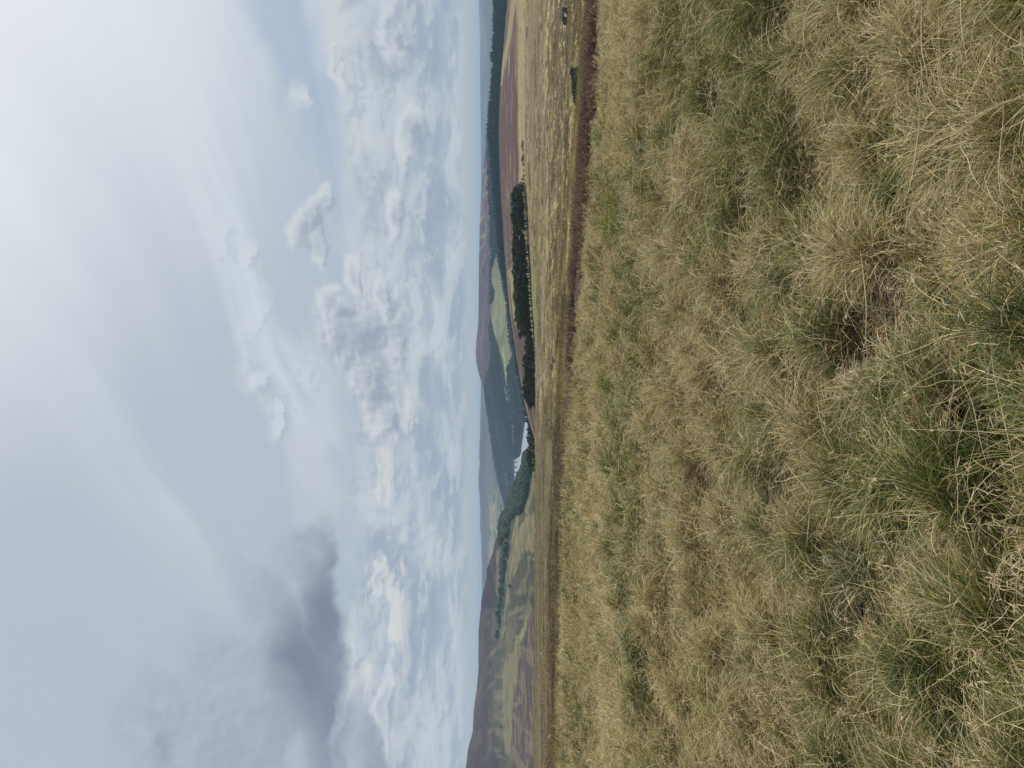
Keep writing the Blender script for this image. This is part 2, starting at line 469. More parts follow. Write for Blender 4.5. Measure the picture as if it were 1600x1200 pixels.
def ground_colors(S):
    V, y, D, Xw = S.V(), S.y, S.D, S.X
    n1 = fbm(Xw / 1.8, D / 5.0, 41, 4); n2 = fbm(Xw / 14, D / 30, 45, 4); n3 = fbm(Xw / 60, D / 14, 49, 4)
    col = np.zeros(S.D.shape + (3,)) + np.array((0.16, 0.125, 0.06))
    soil = np.array((0.075, 0.06, 0.03))
    col = col * 0 + soil
    # mid slope: straw tussocks right, darker brown-olive bent grass left
    straw, olive, brown = np.array((0.275, 0.220, 0.108)), np.array((0.145, 0.118, 0.055)), np.array((0.12, 0.09, 0.055))
    left = sstep(560, 720, y + (n2 - 0.5) * 160)
    midr = lerp(straw, olive, sstep(0.42, 0.58, n1)[..., None])
    dash = fbm(Xw / 4.0, D / 4.5, 53, 3, 0.6); dash2 = fbm(Xw / 13, D / 7, 57, 4, 0.6)
    tz = 0.06 * sstep(848, 860, V)
    midr = lerp(midr, np.array((0.040, 0.034, 0.018)), (sstep(0.56 - tz, 0.62 - tz, dash) * 0.8)[..., None])
    midr = lerp(midr, np.array((0.052, 0.040, 0.024)), (sstep(0.58 - tz, 0.63 - tz, dash2) * 0.85)[..., None])
    midr = lerp(midr, np.array((0.085, 0.058, 0.045)), (sstep(0.55, 0.66, n3) * sstep(850, 836, V) * 0.7)[..., None])
    midl = lerp(np.array((0.135, 0.108, 0.050)), np.array((0.075, 0.060, 0.030)), sstep(0.4, 0.62, n3)[..., None])
    midl = lerp(midl, np.array((0.07, 0.05, 0.033)), sstep(0.56, 0.70, n1)[..., None] * 0.6)
    midl = lerp(midl, np.array((0.060, 0.046, 0.028)), (sstep(0.52, 0.62, dash2) * 0.7)[..., None])
    midl = lerp(midl, np.array((0.115, 0.115, 0.052)), (sstep(0.5, 0.64, fbm(Xw / 50, D / 12, 58, 3)) * 0.6)[..., None])
    mid = lerp(midr, midl, left[..., None])
    col = lerp(col, mid, sstep(26, 34, D)[..., None])
    # smooth olive strip in front of the pines
    st = sstep(826, 822, V) * 0
    strip = sstep(0.5, 1, sstep(860, 850, V) * sstep(812, 822, V) * sstep(640, 560, y))
    col = paint(col, strip * (0.5 + 0.4 * sstep(0.4, 0.6, n3)) * sstep(0.66, 0.54, dash2), (0.128, 0.108, 0.050))
    gr = inpoly(V, y, [(830, 400), (838, 430), (842, 500), (838, 550), (832, 470)])
    col = paint(col, gr * 0.7, (0.115, 0.135, 0.06))
    # pale bents below the heather
    pale = sstep(805, 812, V) * sstep(822, 818, V) * (D > 400) * sstep(420, 330, y)
    col = paint(col, pale * (0.35 + 0.5 * sstep(0.42, 0.58, dash2)), (0.215, 0.185, 0.09))
    # heather on the spur
    hl = np.interp(y, [-300, 0, 60, 150, 300, 420, 560, 700], [806, 806, 808, 809, 811, 822, 850, 850])
    hth = sstep(hl + 1.5, hl - 1.5, V + (n2 - 0.5) * 5) * (D > 480)
    hcol = lerp(np.array((0.046, 0.027, 0.025)), np.array((0.066, 0.039, 0.032)), n3[..., None])
    m = hth[..., None]; col = col * (1 - m) + hcol * m
    stk = sstep(0.60, 0.68, fbm(Xw / 90, D / 9, 61, 4)) * hth * sstep(150, 60, y + (n2 - .5) * 90) * 0.9
    col = paint(col, stk, (0.22, 0.185, 0.10))
    stk = sstep(0.66, 0.72, fbm(Xw / 70, D / 7, 63, 4)) * hth * 0.6
    col = paint(col, stk, (0.19, 0.15, 0.085))
    p1 = sstep(5, 1.5, np.abs(V - np.interp(y, [-300, 0, 60, 115, 140], [812, 803, 795, 783.5, 780]))) * (D > 500) * (y < 135)
    col = paint(col, p1 * 0.9, (0.185, 0.155, 0.08))
    # pale pasture tongue behind the pines and lane round it
    tong = inpoly(V, y, [(801, 416), (794, 424), (797, 446), (802, 500), (806, 510), (808, 440)]) & (D > 520)
    col = paint(col, tong * 0.85, (0.19, 0.165, 0.09))
    edge = (sstep(1.3, 0.4, np.abs(V - np.interp(y, [410, 418, 425, 500, 600, 680], [802, 796, 792.5, 798.8, 814, 834]))) * (D > 520) * (y > 412) * (y < 680))
    col = paint(col, edge * 0.6, (0.19, 0.155, 0.095))
    # track cut down the slope
    tv = np.interp(y, [540, 556, 572, 590, 605], [872, 866, 856, 845, 836])
    col = paint(col, sstep(6, 2, np.abs(V - tv)) * (y > 536) * (y < 606) * (D < 480) * (D > 100) * 0.8, (0.13, 0.095, 0.06))
    col = paint(col, sstep(1.6, 0.5, np.abs(V - tv - 1)) * (y > 550) * (y < 604) * (D < 480) * (D > 100) * 0.6, (0.21, 0.175, 0.105))
    wb_shade = inpoly(V, y, [(812, 288), (830, 288), (842, 600), (842, 650), (826, 640), (820, 480)]) & (D > 456) & (D < 515)
    col = paint(col, wb_shade * 0.85, (0.045, 0.04, 0.025))  # shade beneath the pines, painted into the ground colour
    col = paint(col, sstep(508, 516, D) * sstep(600, 560, D) * sstep(290, 310, y) * sstep(540, 520, y) * (0.5 + 0.5 * sstep(0.4, 0.55, dash2)), (0.15, 0.13, 0.062))
    # heather and peat bank just below the crest, right
    hb = sstep(28, 31, D) * sstep(68, 56, D) * sstep(760, 640, y) * sstep(0.3, 0.5, fbm(Xw / 5, D / 7, 59, 3))
    col = paint(col, hb * 0.9, (0.045, 0.028, 0.02))
    return np.clip(col, 0.01, 1)

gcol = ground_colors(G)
MAT_GROUND = surf_mat('moor_turf', rough=0.95, var=0.30, scale=1.3, detail=8.0, bump=0.05, spec=0.1)
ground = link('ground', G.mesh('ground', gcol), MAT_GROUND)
tag(ground, 'rough moorland ground sloping from the crest to the valley', 'ground', kind='structure')
# the ground goes on behind the camera
bk = Sheet([ring(0.9, 2400), ring(0.95, 2400)], [1], -320, 1520, 3, smooth=0)
xs = np.linspace(-40, 40, 41); ys_ = np.concatenate([np.linspace(-40, 0.88, 30)])
gx, gy = np.meshgrid(xs, ys_)
gz = (fbm(gx / 3.5, gy / 3.5, 5, 2) - 0.5) * 0.3 - 0.10
gz[gy > -3] = -0.12
bme = np_mesh('ground_behind', np.stack([gx, gy, gz], -1).reshape(-1, 3), grid_faces(len(ys_), len(xs)), np.zeros((gx.size, 3)) + (0.2, 0.17, 0.08))
tag(link('ground', bme, MAT_GROUND), 'rough moorland turf behind the viewpoint', 'ground', kind='structure')

# ---------------------------------------------------------------- hills
MAT_HILL = surf_mat('far_moor', rough=0.95, var=0.22, scale=0.02, detail=9.0, spec=0.05)
HEATH, HEATH2 = np.array((0.045, 0.032, 0.028)), np.array((0.078, 0.060, 0.044))
PAST, PAST2, WOOD = np.array((0.14, 0.125, 0.06)), np.array((0.105, 0.108, 0.045)), np.array((0.028, 0.042, 0.022))
BRACK = np.array((0.055, 0.055, 0.032))

# A. hillside across the clough, left
A_RIDGE = [(1600, 700), (1400, 705), (1250, 718), (1200, 727), (1172, 731), (1155, 735), (1140, 739), (1100, 741), (1050, 745), (1000, 747.3), (960, 749), (932, 752), (928, 753), (915, 757.5), (900, 761.5), (885, 762.5), (870, 766), (855, 772), (840, 776), (820, 781), (800, 787), (780, 795), (765, 800), (750, 806), (735, 812), (715, 818), (700, 824), (680, 830), (640, 842), (600, 860)]
A_RIDGE = [(q, v + 6 * float(sstep(690, 720, q) * sstep(850, 800, q))) for q, v in A_RIDGE]
A_D = [(600, 1900), (720, 2050), (850, 2400), (950, 3000), (1200, 2700), (1600, 2600)]
HA = Sheet([ring([(600, 1100), (1600, 1100)], 880), ring([(600, 1350), (1600, 1500)], [(600, 870), (690, 840), (800, 836), (1600, 836)]),
            ring([(y, d * 0.86) for y, d in A_D], [(600, 866), (690, 832), (720, 825), (760, 817), (800, 806), (850, 796), (900, 790), (1000, 783), (1100, 786), (1200, 790), (1600, 790)]),
            ring(A_D, A_RIDGE), ring([(y, d * 1.3) for y, d in A_D], [(y, v + 70) for y, v in A_RIDGE])], [3, 70, 50, 8], 600, 1600, 700, smooth=1)
HA.add((fbm(HA.X / 240, HA.D / 240, 71, 4) - 0.5) * 26 * sstep(1200, 1500, HA.D))
def colors_a(S):
    V, y, D, Xw = S.V(), S.y, S.D, S.X
    n = fbm(Xw / 120, D / 120, 81, 5); n2 = fbm(Xw / 40, D / 40, 83, 4)
    u = V + (n - 0.5) * 4
    Vt, yt = V, y
    V = V + (fbm(Xw / 55, D / 90, 89, 4) - 0.5) * 9; y = y + (fbm(Xw / 45, D / 120, 90, 4) - 0.5) * 34
    col = np.zeros(D.shape + (3,)) + HEATH
    col = lerp(col, HEATH2, sstep(0.42, 0.66, n)[..., None] * 0.5)
    # bracken and rough green between moor and pasture
    gl = np.interp(y, [600, 760, 850, 900, 960, 1050, 1200, 1600], [780, 790, 772, 775, 768, 766, 775, 775])
    col = lerp(col, BRACK, (sstep(gl - 3, gl + 5, u + (n2 - .5) * 10) * 0.85)[..., None])
    ridge2 = sstep(3.0, 0.8, np.abs(V - np.interp(y, [870, 885, 940, 960], [777, 776, 779, 784]))) * (y > 862) * (y < 945)
    col = paint(col, ridge2 * 0.8, (0.20, 0.165, 0.095))
    strk = sstep(0.55, 0.64, fbm(Xw / 40 + D / 60, D / 200, 85, 5, 0.6)) * sstep(930, 1000, y) * sstep(756, 766, V)
    col = paint(col, strk * 0.55, (0.135, 0.105, 0.06))
    # pasture
    pas = inpoly(V, y, [(788, 960), (794, 880), (801, 830), (807, 803), (812, 806), (808, 830), (822, 806), (832, 804), (840, 790), (840, 862), (824, 868), (814, 872), (806, 893), (800, 900), (796, 915), (795, 940), (786, 1000), (780, 1005), (779, 975)])
    ed = 0.55 + 0.45 * sstep(0.35, 0.55, n2)
    col = paint(col, pas * ed, PAST)
    up = inpoly(V, y, [(786, 905), (788, 880), (793, 900), (786, 950), (780, 975), (778, 960)])
    col = paint(col, up * 0.85, PAST2 * 1.1)
    low = inpoly(V, y, [(815, 1000), (800, 1015), (790, 1040), (785, 1065), (786, 1110), (789, 1150), (793, 1180), (798, 1170), (803, 1100), (808, 1050), (814, 1020)])
    col = paint(col, low * 0.92, (0.135, 0.122, 0.060))
    tong = inpoly(V, y, [(836, 700), (830, 722), (830, 745), (820, 790), (816, 800), (824, 800), (830, 780), (838, 760)])
    col = paint(col, tong * 0.9, PAST2)
    low2 = inpoly(V, y, [(833, 955), (822, 960), (815, 985), (800, 1010), (814, 1002), (823, 985)])
    col = paint(col, low2 * 0.6, (0.19, 0.18, 0.09))
    # heather at the bottom left
    hb = inpoly(V, y, [(840, 920), (830, 940), (822, 985), (815, 1020), (806, 1070), (800, 1130), (796, 1200), (796, 1600), (845, 1600)])
    hcol = lerp(np.array((0.058, 0.038, 0.034)), np.array((0.125, 0.095, 0.058)), (sstep(0.50, 0.66, fbm(Xw / 70, D / 22, 87, 5, 0.65)))[..., None])
    m = (hb * 0.9)[..., None]; col = col * (1 - m) + hcol * m
    col = col * (0.80 + 0.4 * fbm(Xw / 25, D / 45, 92, 3))[..., None]
    gl2 = fbm((Xw + 0.35 * D) / 34, D / 260, 94, 4)
    dm = sstep(0.54, 0.62, gl2) * sstep(795, 805, Vt) * (yt > 860) * (yt < 1010)
    col = paint(col, dm * 0.55, (0.032, 0.036, 0.022))
    dm = sstep(0.57, 0.64, fbm((Xw + 0.35 * D) / 20, D / 190, 95, 4)) * sstep(768, 776, Vt) * (yt > 870)
    col = paint(col, dm * 0.5, (0.15, 0.125, 0.07))
    V, y = Vt, yt
    # field walls, tree gully
    w1 = sstep(1.0, 0.3, np.abs(V - np.interp(y, [820, 860, 920, 980], [808, 800, 790.5, 785]))) * (y > 820) * (y < 985)
    col = paint(col, w1 * 0.8, WOOD)
    gul = sstep(3.2, 1.2, np.abs(V - np.interp(y, [700, 800, 860, 900, 960, 1000], [815, 797, 792, 787, 781, 778]))) * (y > 790) * (y < 1000)
    col = paint(col, gul * 0.8, WOOD)
    wd = inpoly(V, y, [(812, 712), (806, 745), (800, 765), (794, 790), (784, 825), (784, 850), (800, 815), (806, 803), (816, 798), (824, 770), (829, 735), (829, 712)])
    col = paint(col, wd * 0.95, WOOD)
    return np.clip(col, 0.008, 1)
ca = colors_a(HA)
tag(link('hillside', HA.mesh('hillside', ca), MAT_HILL), 'hillside of pale pasture and dark moor rising left of the valley', 'hill', kind='structure')

# B. conifer-planted ridge behind the spur, right; it runs down to the valley below the green field
B_TOP = [(-300, 776), (0, 772), (50, 769.5), (95, 768), (110, 769), (150, 766), (200, 763.5), (240, 766), (270, 768), (300, 770.5), (340, 773), (370, 777), (400, 781), (430, 785.5), (460, 791), (500, 796), (540, 801), (570, 806), (600, 812), (640, 819), (680, 828), (720, 840), (800, 860)]
B_TOP = [(y, v + 3) for y, v in B_TOP]
B_D = [(-300, 2300), (0, 2200), (300, 2100), (700, 1700), (800, 1650)]
HB = Sheet([ring(1300, 860), ring([(-300, 1500), (800, 1350)], [(y, v + 34) for y, v in B_TOP]), ring(B_D, B_TOP), ring([(y, d * 1.4) for y, d in B_D], [(y, v + 60) for y, v in B_TOP])], [4, 40, 6], -320, 780, 420, smooth=1)
HB.add((fbm(HB.X / 150, HB.D / 150, 91, 3) - 0.5) * 10)
cb = np.zeros(HB.D.shape + (3,)) + np.array((0.035, 0.045, 0.025))
tag(link('hillside', HB.mesh('forest_hill', cb), MAT_HILL), 'long slope under the dark conifer plantation on the right', 'hill', kind='structure')

WATER_Z = -190.0
# C. the hill in the middle with the light green field, running down as wooded slopes to the water
C_RIDGE = [(150, 790), (200, 764), (225, 758), (240, 755.5), (260, 754), (300, 751.5), (350, 749), (400, 748), (450, 747.3), (500, 746.8), (520, 745), (535, 742.8), (550, 742), (565, 743), (580, 746), (590, 749), (605, 754), (620, 758), (640, 761), (660, 764), (690, 767), (720, 771), (745, 777), (770, 783), (800, 790), (820, 794), (840, 800), (880, 815), (920, 840)]
C_D = [(150, 4300), (300, 4600), (550, 4800), (700, 4900), (840, 4300), (920, 4000)]
HC = Sheet([ring([(150, 2400), (920, 2700)], 840), ring([(150, 2700), (560, 2700), (700, 3300), (920, 3400)], [(150, 800), (300, 792), (420, 790), (500, 803), (600, 822), (640, 826), (700, 825), (730, 824), (920, 836)]),
            ring([(150, 3300), (560, 3300), (700, 3700), (920, 3700)], [(150, 795), (300, 778), (400, 774), (500, 785), (600, 800), (690, 805), (708, 808), (718, 815), (760, 817), (830, 816), (920, 838)]),
            ring([(150, 3900), (560, 4000), (700, 4230), (920, 4200)], [(150, 792), (300, 762), (400, 764), (500, 767), (560, 775), (640, 783), (695, 790), (712, 799), (720, 805.0), (760, 805.0), (830, 806), (920, 838)]),
            ring(C_D, C_RIDGE), ring([(y, d * 1.3) for y, d in C_D], [(y, v + 50) for y, v in C_RIDGE])], [4, 40, 40, 50, 6], 150, 920, 560, smooth=2)
rdg = np.abs(fbm(HC.X / 420, HC.D / 900, 103, 3) - 0.5) * 2
HC.add(((fbm(HC.X / 260, HC.D / 260, 101, 4) - 0.5) * 46 + (0.35 - rdg) * 60) * sstep(2900, 3400, HC.D) * sstep(3.98, 3.5, HC.rows[:, None]) * sstep(1.2, 2.0, HC.rows[:, None]) * sstep(WATER_Z + 6, WATER_Z + 70, HC.Z))
FIELD = [(776, 398), (769, 420), (768.5, 440), (773, 455), (772, 468), (767, 478), (768, 500), (772, 520), (779, 540), (784, 560), (788, 580), (791, 602), (793, 602), (792, 575), (800, 560), (800, 550), (798, 540), (796, 520), (794, 500), (792, 475), (789, 460), (786, 440), (782, 420), (778, 398)]
def wood_mask_c(V, y):
    lo = np.interp(y, [150, 240, 300, 400, 440, 475, 520, 560, 600, 640, 700, 760, 840], [762, 762, 764, 769, 766, 767, 766, 768, 757, 761, 768, 781, 800])
    hthr = V > lo
    fld = inpoly(V, y, [(v - 0.7 if i < 12 else v + 0.7, q) for i, (v, q) in enumerate(FIELD)])
    shore = V > np.interp(y, [560, 640, 660, 690, 716, 730, 745], [830, 824, 821.5, 817.5, 813.5, 810.5, 806])
    clr = (np.abs(V - np.interp(y, [600, 640, 660, 705, 725], [793, 797, 801.5, 802.5, 803.5])) < 1.1) & (y > 600) & (y < 728)
    clr |= (np.abs(V - np.interp(y, [600, 640, 690, 720, 760, 800], [763, 771, 779, 786, 793, 799])) < 0.7) & (y > 600) & (y < 800)
    return hthr & ~clr & ~fld & ~(shore & (y > 630))
def colors_c(S):
    V, y, D, Xw = S.V(), S.y, S.D, S.X
    n = fbm(Xw / 200, D / 200, 111, 5); n2 = fbm(Xw / 60, D / 60, 113, 4)
    col = np.zeros(D.shape + (3,)) + np.array((0.060, 0.040, 0.044))
    col = lerp(col, np.array((0.10, 0.078, 0.064)), sstep(0.46, 0.66, n)[..., None] * 0.7)
    stp = sstep(0.62, 0.68, fbm(Xw / 30, D / 140, 115, 3)) * (y > 240) * (y < 400) * sstep(766, 756, V)
    col = paint(col, stp * 0.6, (0.2, 0.19, 0.13))
    wm = wood_mask_c(V, y)
    col = paint(col, wm * 1.0, WOOD)
    fl = inpoly(V, y, FIELD)
    fc = lerp(np.array((0.165, 0.175, 0.088)), np.array((0.13, 0.142, 0.07)), n[..., None])
    m = (fl * 1.0)[..., None]; col = col * (1 - m) + fc * m
    hed = sstep(0.9, 0.3, np.abs(V - np.interp(y, [480, 500, 520, 534], [792, 791, 787, 784]))) * (y > 478) * (y < 536)
    col = paint(col, hed * fl * 0.85, WOOD)
    bright = inpoly(V, y, [(783, 540), (788, 570), (791, 602), (793, 602), (791, 570), (786, 540)])
    col = paint(col, bright * 0.8, (0.25, 0.27, 0.11))
    shore = (V > np.interp(y, [560, 640, 660, 690, 716, 730, 745], [830, 824, 821.5, 817.5, 813.5, 810.5, 806])) & (y > 630)
    col = paint(col, shore * 0.9, (0.22, 0.17, 0.13))
    clr = sstep(0.7, 0.2, np.abs(V - np.interp(y, [600, 640, 660, 705, 725], [793, 797, 801.5, 802.5, 803.5]))) * (y > 600) * (y < 728)
    col = paint(col, clr * 0.7, (0.25, 0.24, 0.16))
    return np.clip(col, 0.008, 1)
cc = colors_c(HC)
tag(link('hill', HC.mesh('hill', cc), MAT_HILL), 'purple heather hill with a light green field and wooded flanks above the water', 'hill', kind='structure')

# D. hills beyond the valley
def patchwork(S, base, seed, size, amount):
    n = fbm(S.X / 700, S.D / 700, seed, 4)
    col = np.zeros(S.D.shape + (3,)) + np.array(base)
    cx, cy = np.floor(S.X / size + 0.35 * vnoise(S.X / size, S.D / size, seed + 3)), np.floor(S.D / size + 0.35 * vnoise(S.D / size, S.X / size, seed + 4))
    h = _hash(cx, cy, seed + 9); k = _hash(cx, cy, seed + 10)
    fc = lerp(np.array((0.20, 0.19, 0.11)), np.array((0.03, 0.04, 0.025)), k[..., None])
    m = ((h > 0.45) * amount)[..., None]
    col = col * (1 - m) + fc * m
    return np.clip(col * (0.75 + 0.5 * n[..., None]), 0.01, 1)
D_RIDGE = [(450, 760), (560, 752), (600, 751), (640, 750.3), (680, 749.8), (693, 749), (716, 748.2), (720, 749.3), (740, 747.8), (755, 747), (770, 748.6), (800, 750), (815, 749.6), (832, 750), (835, 751), (860, 751.6), (900, 753), (940, 757), (1000, 770)]
HD = Sheet([ring(4600, 830), ring(5200, [(450, 800), (700, 784), (800, 792), (860, 792), (1000, 800)]), ring(6400, [(450, 775), (700, 766), (800, 768), (900, 768), (1000, 780)]), ring(8000, D_RIDGE), ring(9500, 775)], [3, 40, 40, 4], 450, 1000, 360, smooth=1)
HD.add((fbm(HD.X / 500, HD.D / 500, 121, 4) - 0.5) * 40 * sstep(5000, 5600, HD.D) * sstep(8000, 7300, HD.D))
cd = patchwork(HD, (0.065, 0.05, 0.05), 131, 130, 0.0)
pw = np.clip((patchwork(HD, (0.11, 0.105, 0.075), 133, 75, 0.9) - 0.06) * 1.5 + 0.05, 0.02, 0.5)
lowm = (sstep(758, 768, HD.V()) * sstep(730, 800, HD.y))[..., None]
cd = cd * (1 - lowm) + pw * lowm
md = sstep(0.45, 0.6, fbm(HD.X / 900, HD.D / 350, 137, 4))[..., None] * 0.5 * (1 - lowm)
cd = cd * (1 - md) + np.array((0.115, 0.095, 0.075)) * md
tag(link('hill', HD.mesh('hill_valley_head', cd), MAT_HILL), 'long moor and small fields across the head of the valley', 'hill', kind='structure')
E_RIDGE = [(-400, 745), (-300, 746), (0, 748), (20, 748.8), (50, 749.6), (100, 750), (150, 750.4), (200, 751), (250, 751.2), (300, 751.7), (360, 752.5), (450, 754), (560, 753.5), (700, 753), (850, 752.5), (930, 752.3), (1000, 752), (1700, 750)]
HE = Sheet([ring(5200, 800), ring(6500, [(-400, 772), (0, 772), (300, 772), (1700, 775)]), ring(9000, [(-400, 758), (0, 759), (150, 759), (300, 759), (1700, 762)]), ring(12500, E_RIDGE), ring(15000, 765)], [3, 30, 40, 4], -400, 1700, 700, smooth=1)
HE.add((fbm(HE.X / 900, HE.D / 900, 141, 4) - 0.5) * 50 * sstep(6500, 8000, HE.D) * sstep(12400, 11000, HE.D))
ce = patchwork(HE, (0.060, 0.055, 0.050), 151, 420, 0.45)
tag(link('hill', HE.mesh('hill_horizon', ce), MAT_HILL), 'farthest blue hills along the horizon', 'hill', kind='structure')

# ---------------------------------------------------------------- water
wm_, wt = new_mat('water')
wb = wt.n('ShaderNodeBsdfPrincipled'); wb.inputs['Base Color'].default_value = (0.24, 0.26, 0.28, 1)
wb.inputs['Roughness'].default_value = 0.5; wb.inputs['IOR'].default_value = 1.33
wnz = wt.noise(wt.n('ShaderNodeTexCoord').outputs['Object'], 0.05, 3.0, 0.5)
wbm = wt.n('ShaderNodeBump'); wbm.inputs['Strength'].default_value = 0.15; wbm.inputs['Distance'].default_value = 0.5
wt.put(wbm.inputs['Height'], wnz); wt.put(wb.inputs['Normal'], wbm.outputs[0])
wo = wt.n('ShaderNodeOutputMaterial'); wt.t.links.new(wb.outputs[0], wo.inputs[0])
wv = [at(560, 800, 1).x, 0]
pts = [(600 - 540) / F, (600 - 800) / F]
wme = np_mesh('water', np.array([[pts[1] * 2500, 2500, WATER_Z], [pts[0] * 2500, 2500, WATER_Z], [pts[0] * 4700, 4700, WATER_Z], [pts[1] * 4700, 4700, WATER_Z]]), np.array([[0, 1, 2, 3]]), smooth=False)
tag(link('water', wme, wm_), 'pale reservoir water in the valley bottom', 'water', kind='structure')

# ---------------------------------------------------------------- forests: thousands of small conifers and rounded trees
def scatter_trees(name, S, n, y0, y1, d0, d1, maskfn, hgt, colA, colB, rounded, mat, label, seed):
    r = np.random.default_rng(seed)
    u = r.random(n); D = np.sqrt(d0 ** 2 + u * (d1 ** 2 - d0 ** 2))
    y = y0 + r.random(n) * (y1 - y0)
    Xw = (600 - y) / F * D
    z = S.z_at(Xw, D)
    s = (z - EYE) / D
    V = 800 - F * (s * cp + sp) / (cp - s * sp)
    ok = maskfn(V, y, D) & (z > WATER_Z + 1.0)
    y, D, Xw, z = y[ok], D[ok], Xw[ok], z[ok]
    k = len(D)
    h = hgt * (0.7 + 0.6 * r.random(k)) * (0.85 + 0.3 * fbm(Xw / 60, D / 60, seed, 2))
    if rounded: prof = [(0.10, 0.28), (0.45, 0.46), (0.80, 0.34)]
    else: prof = [(0.06, 0.22), (0.42, 0.15), (0.44, 0.19), (0.72, 0.09)]
    ns = 6; rows = len(prof)
    a = np.arange(ns) / ns * 2 * np.pi
    ang = a[None, None] + r.random((k, 1, 1)) * 6.28
    pr = np.array(prof)
    rad = h[:, None, None] * pr[None, :, 1:2] * (0.75 + 0.5 * r.random((k, rows, ns)))
    vx = Xw[:, None, None] + rad * np.cos(ang); vy = D[:, None, None] + rad * np.sin(ang)
    vz = z[:, None, None] + h[:, None, None] * (pr[None, :, 0:1] + 0.06 * (r.random((k, rows, ns)) - 0.5)) - 0.3
    body = np.stack([vx, vy, vz], -1).reshape(k, rows * ns, 3)
    tip = np.stack([Xw, D, z + h], -1)[:, None]
    verts = np.concatenate([body, tip], 1); nv = rows * ns + 1
    f = []
    for j in range(rows - 1):
        for i in range(ns):
            i2 = (i + 1) % ns
            f += [(j * ns + i, j * ns + i2, (j + 1) * ns + i2), (j * ns + i, (j + 1) * ns + i2, (j + 1) * ns + i)]
    for i in range(ns): f.append(((rows - 1) * ns + i, (rows - 1) * ns + (i + 1) % ns, nv - 1))
    f = np.array(f)
    faces = (f[None] + np.arange(k)[:, None, None] * nv).reshape(-1, 3)
    blk = _hash(np.floor(Xw / 210 + 0.6 * vnoise(Xw / 200, D / 200, seed)), np.floor(D / 330 + 0.6 * vnoise(D / 200, Xw / 200, seed + 1)), seed + 8) - 0.5
    mixf = np.clip(0.55 * blk + r.random(k) * 0.6 + sstep(0.35, 0.65, fbm(Xw / 90, D / 90, seed + 5, 3)) * 0.5, 0, 1)[:, None]
    c = np.array(colA) * (1 - mixf) + np.array(colB) * mixf
    c = np.repeat(c[:, None], nv, 1).reshape(-1, 3)
    me = np_mesh(name, verts.reshape(-1, 3), faces, c, smooth=False)
    return tag(link(name, me, mat), label, 'forest', kind='stuff')

MAT_FOREST = surf_mat('conifer_needles', rough=0.9, var=0.35, scale=0.6, detail=3.0, spec=0.1)
scatter_trees('conifer_forest', HB, 17000, -250, 760, 1380, 2280, lambda V, y, D: (D < np.interp(y, [-300, 0, 300, 700, 800], [2290, 2220, 2130, 1740, 1700])) & ~((y < 108) & (y > 96) & (D > 2100)), 11.5,
              (0.010, 0.022, 0.016), (0.020, 0.036, 0.022), False, MAT_FOREST, 'dark conifer plantation along the ridge beyond the heather on the right', 301)
scatter_trees('conifer_forest', HC, 46000, 170, 860, 2600, 4850, lambda V, y, D: wood_mask_c(V, y) & (D < np.interp(y, [150, 300, 550, 700, 840], [4300, 4600, 4800, 4900, 4300])), 12.0,
              (0.008, 0.017, 0.013), (0.048, 0.062, 0.028), False, MAT_FOREST, 'blue-green woods covering the valley sides round the water', 302)
WD_A = [(812, 708), (804, 745), (798, 765), (792, 790), (783, 825), (784, 852), (798, 815), (805, 803), (816, 800), (826, 770), (832, 735), (832, 708)]
gully = lambda V, y: np.abs(V - np.interp(y, [700, 800, 860, 900, 960, 1000], [815, 797, 792, 787, 781, 778])) < 2.2
scatter_trees('broadleaf_wood', HA, 15000, 690, 1010, 1400, 3000, lambda V, y, D: inpoly(V, y, WD_A) | (gully(V, y) & (y > 790) & (y < 1000) & (_hash(np.floor(D * 3), np.floor(y * 7), 3) < 0.5)), 12.5,
              (0.010, 0.019, 0.013), (0.042, 0.056, 0.022), True, MAT_FOREST, 'dark broadleaved wood filling the clough left of the water', 303)

# ---------------------------------------------------------------- generic bits of mesh
def box_bm(bm, cx, cy, cz, sx, sy, sz, jit=0.0, rz=0.0):
    vs = []
    for dx in (-1, 1):
        for dy in (-1, 1):
            for dz in (-1, 1):
                p = Vector((dx * sx / 2, dy * sy / 2, dz * sz / 2))
                if jit: p += Vector((random.uniform(-1, 1), random.uniform(-1, 1), random.uniform(-1, 1))) * jit
                if rz: p = Matrix.Rotation(rz, 3, 'Z') @ p
                vs.append(bm.verts.new((cx + p.x, cy + p.y, cz + p.z)))
    for f in ((0, 1, 3, 2), (4, 6, 7, 5), (0, 4, 5, 1), (2, 3, 7, 6), (0, 2, 6, 4), (1, 5, 7, 3)):
        bm.faces.new([vs[i] for i in f])

def bm_mesh(name, bm, smooth=False):
    bmesh.ops.recalc_face_normals(bm, faces=bm.faces)
    me = bpy.data.meshes.new(name); bm.to_mesh(me); bm.free()
    if smooth:
        for p in me.polygons: p.use_smooth = True
    return me

# ---------------------------------------------------------------- viaduct over the reservoir
MAT_STONE = surf_mat('pale_stone', (0.36, 0.33, 0.29), 0.9, 0.2, 0.2, 4.0)
MAT_SHADESTONE = surf_mat('shaded_bridge_stone', (0.085, 0.08, 0.072), 0.9, 0.2, 0.2, 4.0)  # dark copy of the bridge stone; shade of arches and piers in its colour
BD = 3950.0
dkz = at(730, 803.2, BD).z
xa, xb = at(756, 803, BD).x, at(712, 803, BD).x
via = tag(empty('arched_bridge', ((xa + xb) / 2, BD, WATER_Z)), 'pale arched stone bridge crossing the far end of the water', 'bridge')
span = 27.0; nsp = max(4, int((xb - xa) / span)); x_start = -(nsp * span) / 2
Hd = dkz - WATER_Z
bm = bmesh.new(); box_bm(bm, 0, 0, Hd - 0.8, nsp * span + 30, 9, 1.6)
link('deck', bm_mesh('deck', bm), MAT_STONE, via)
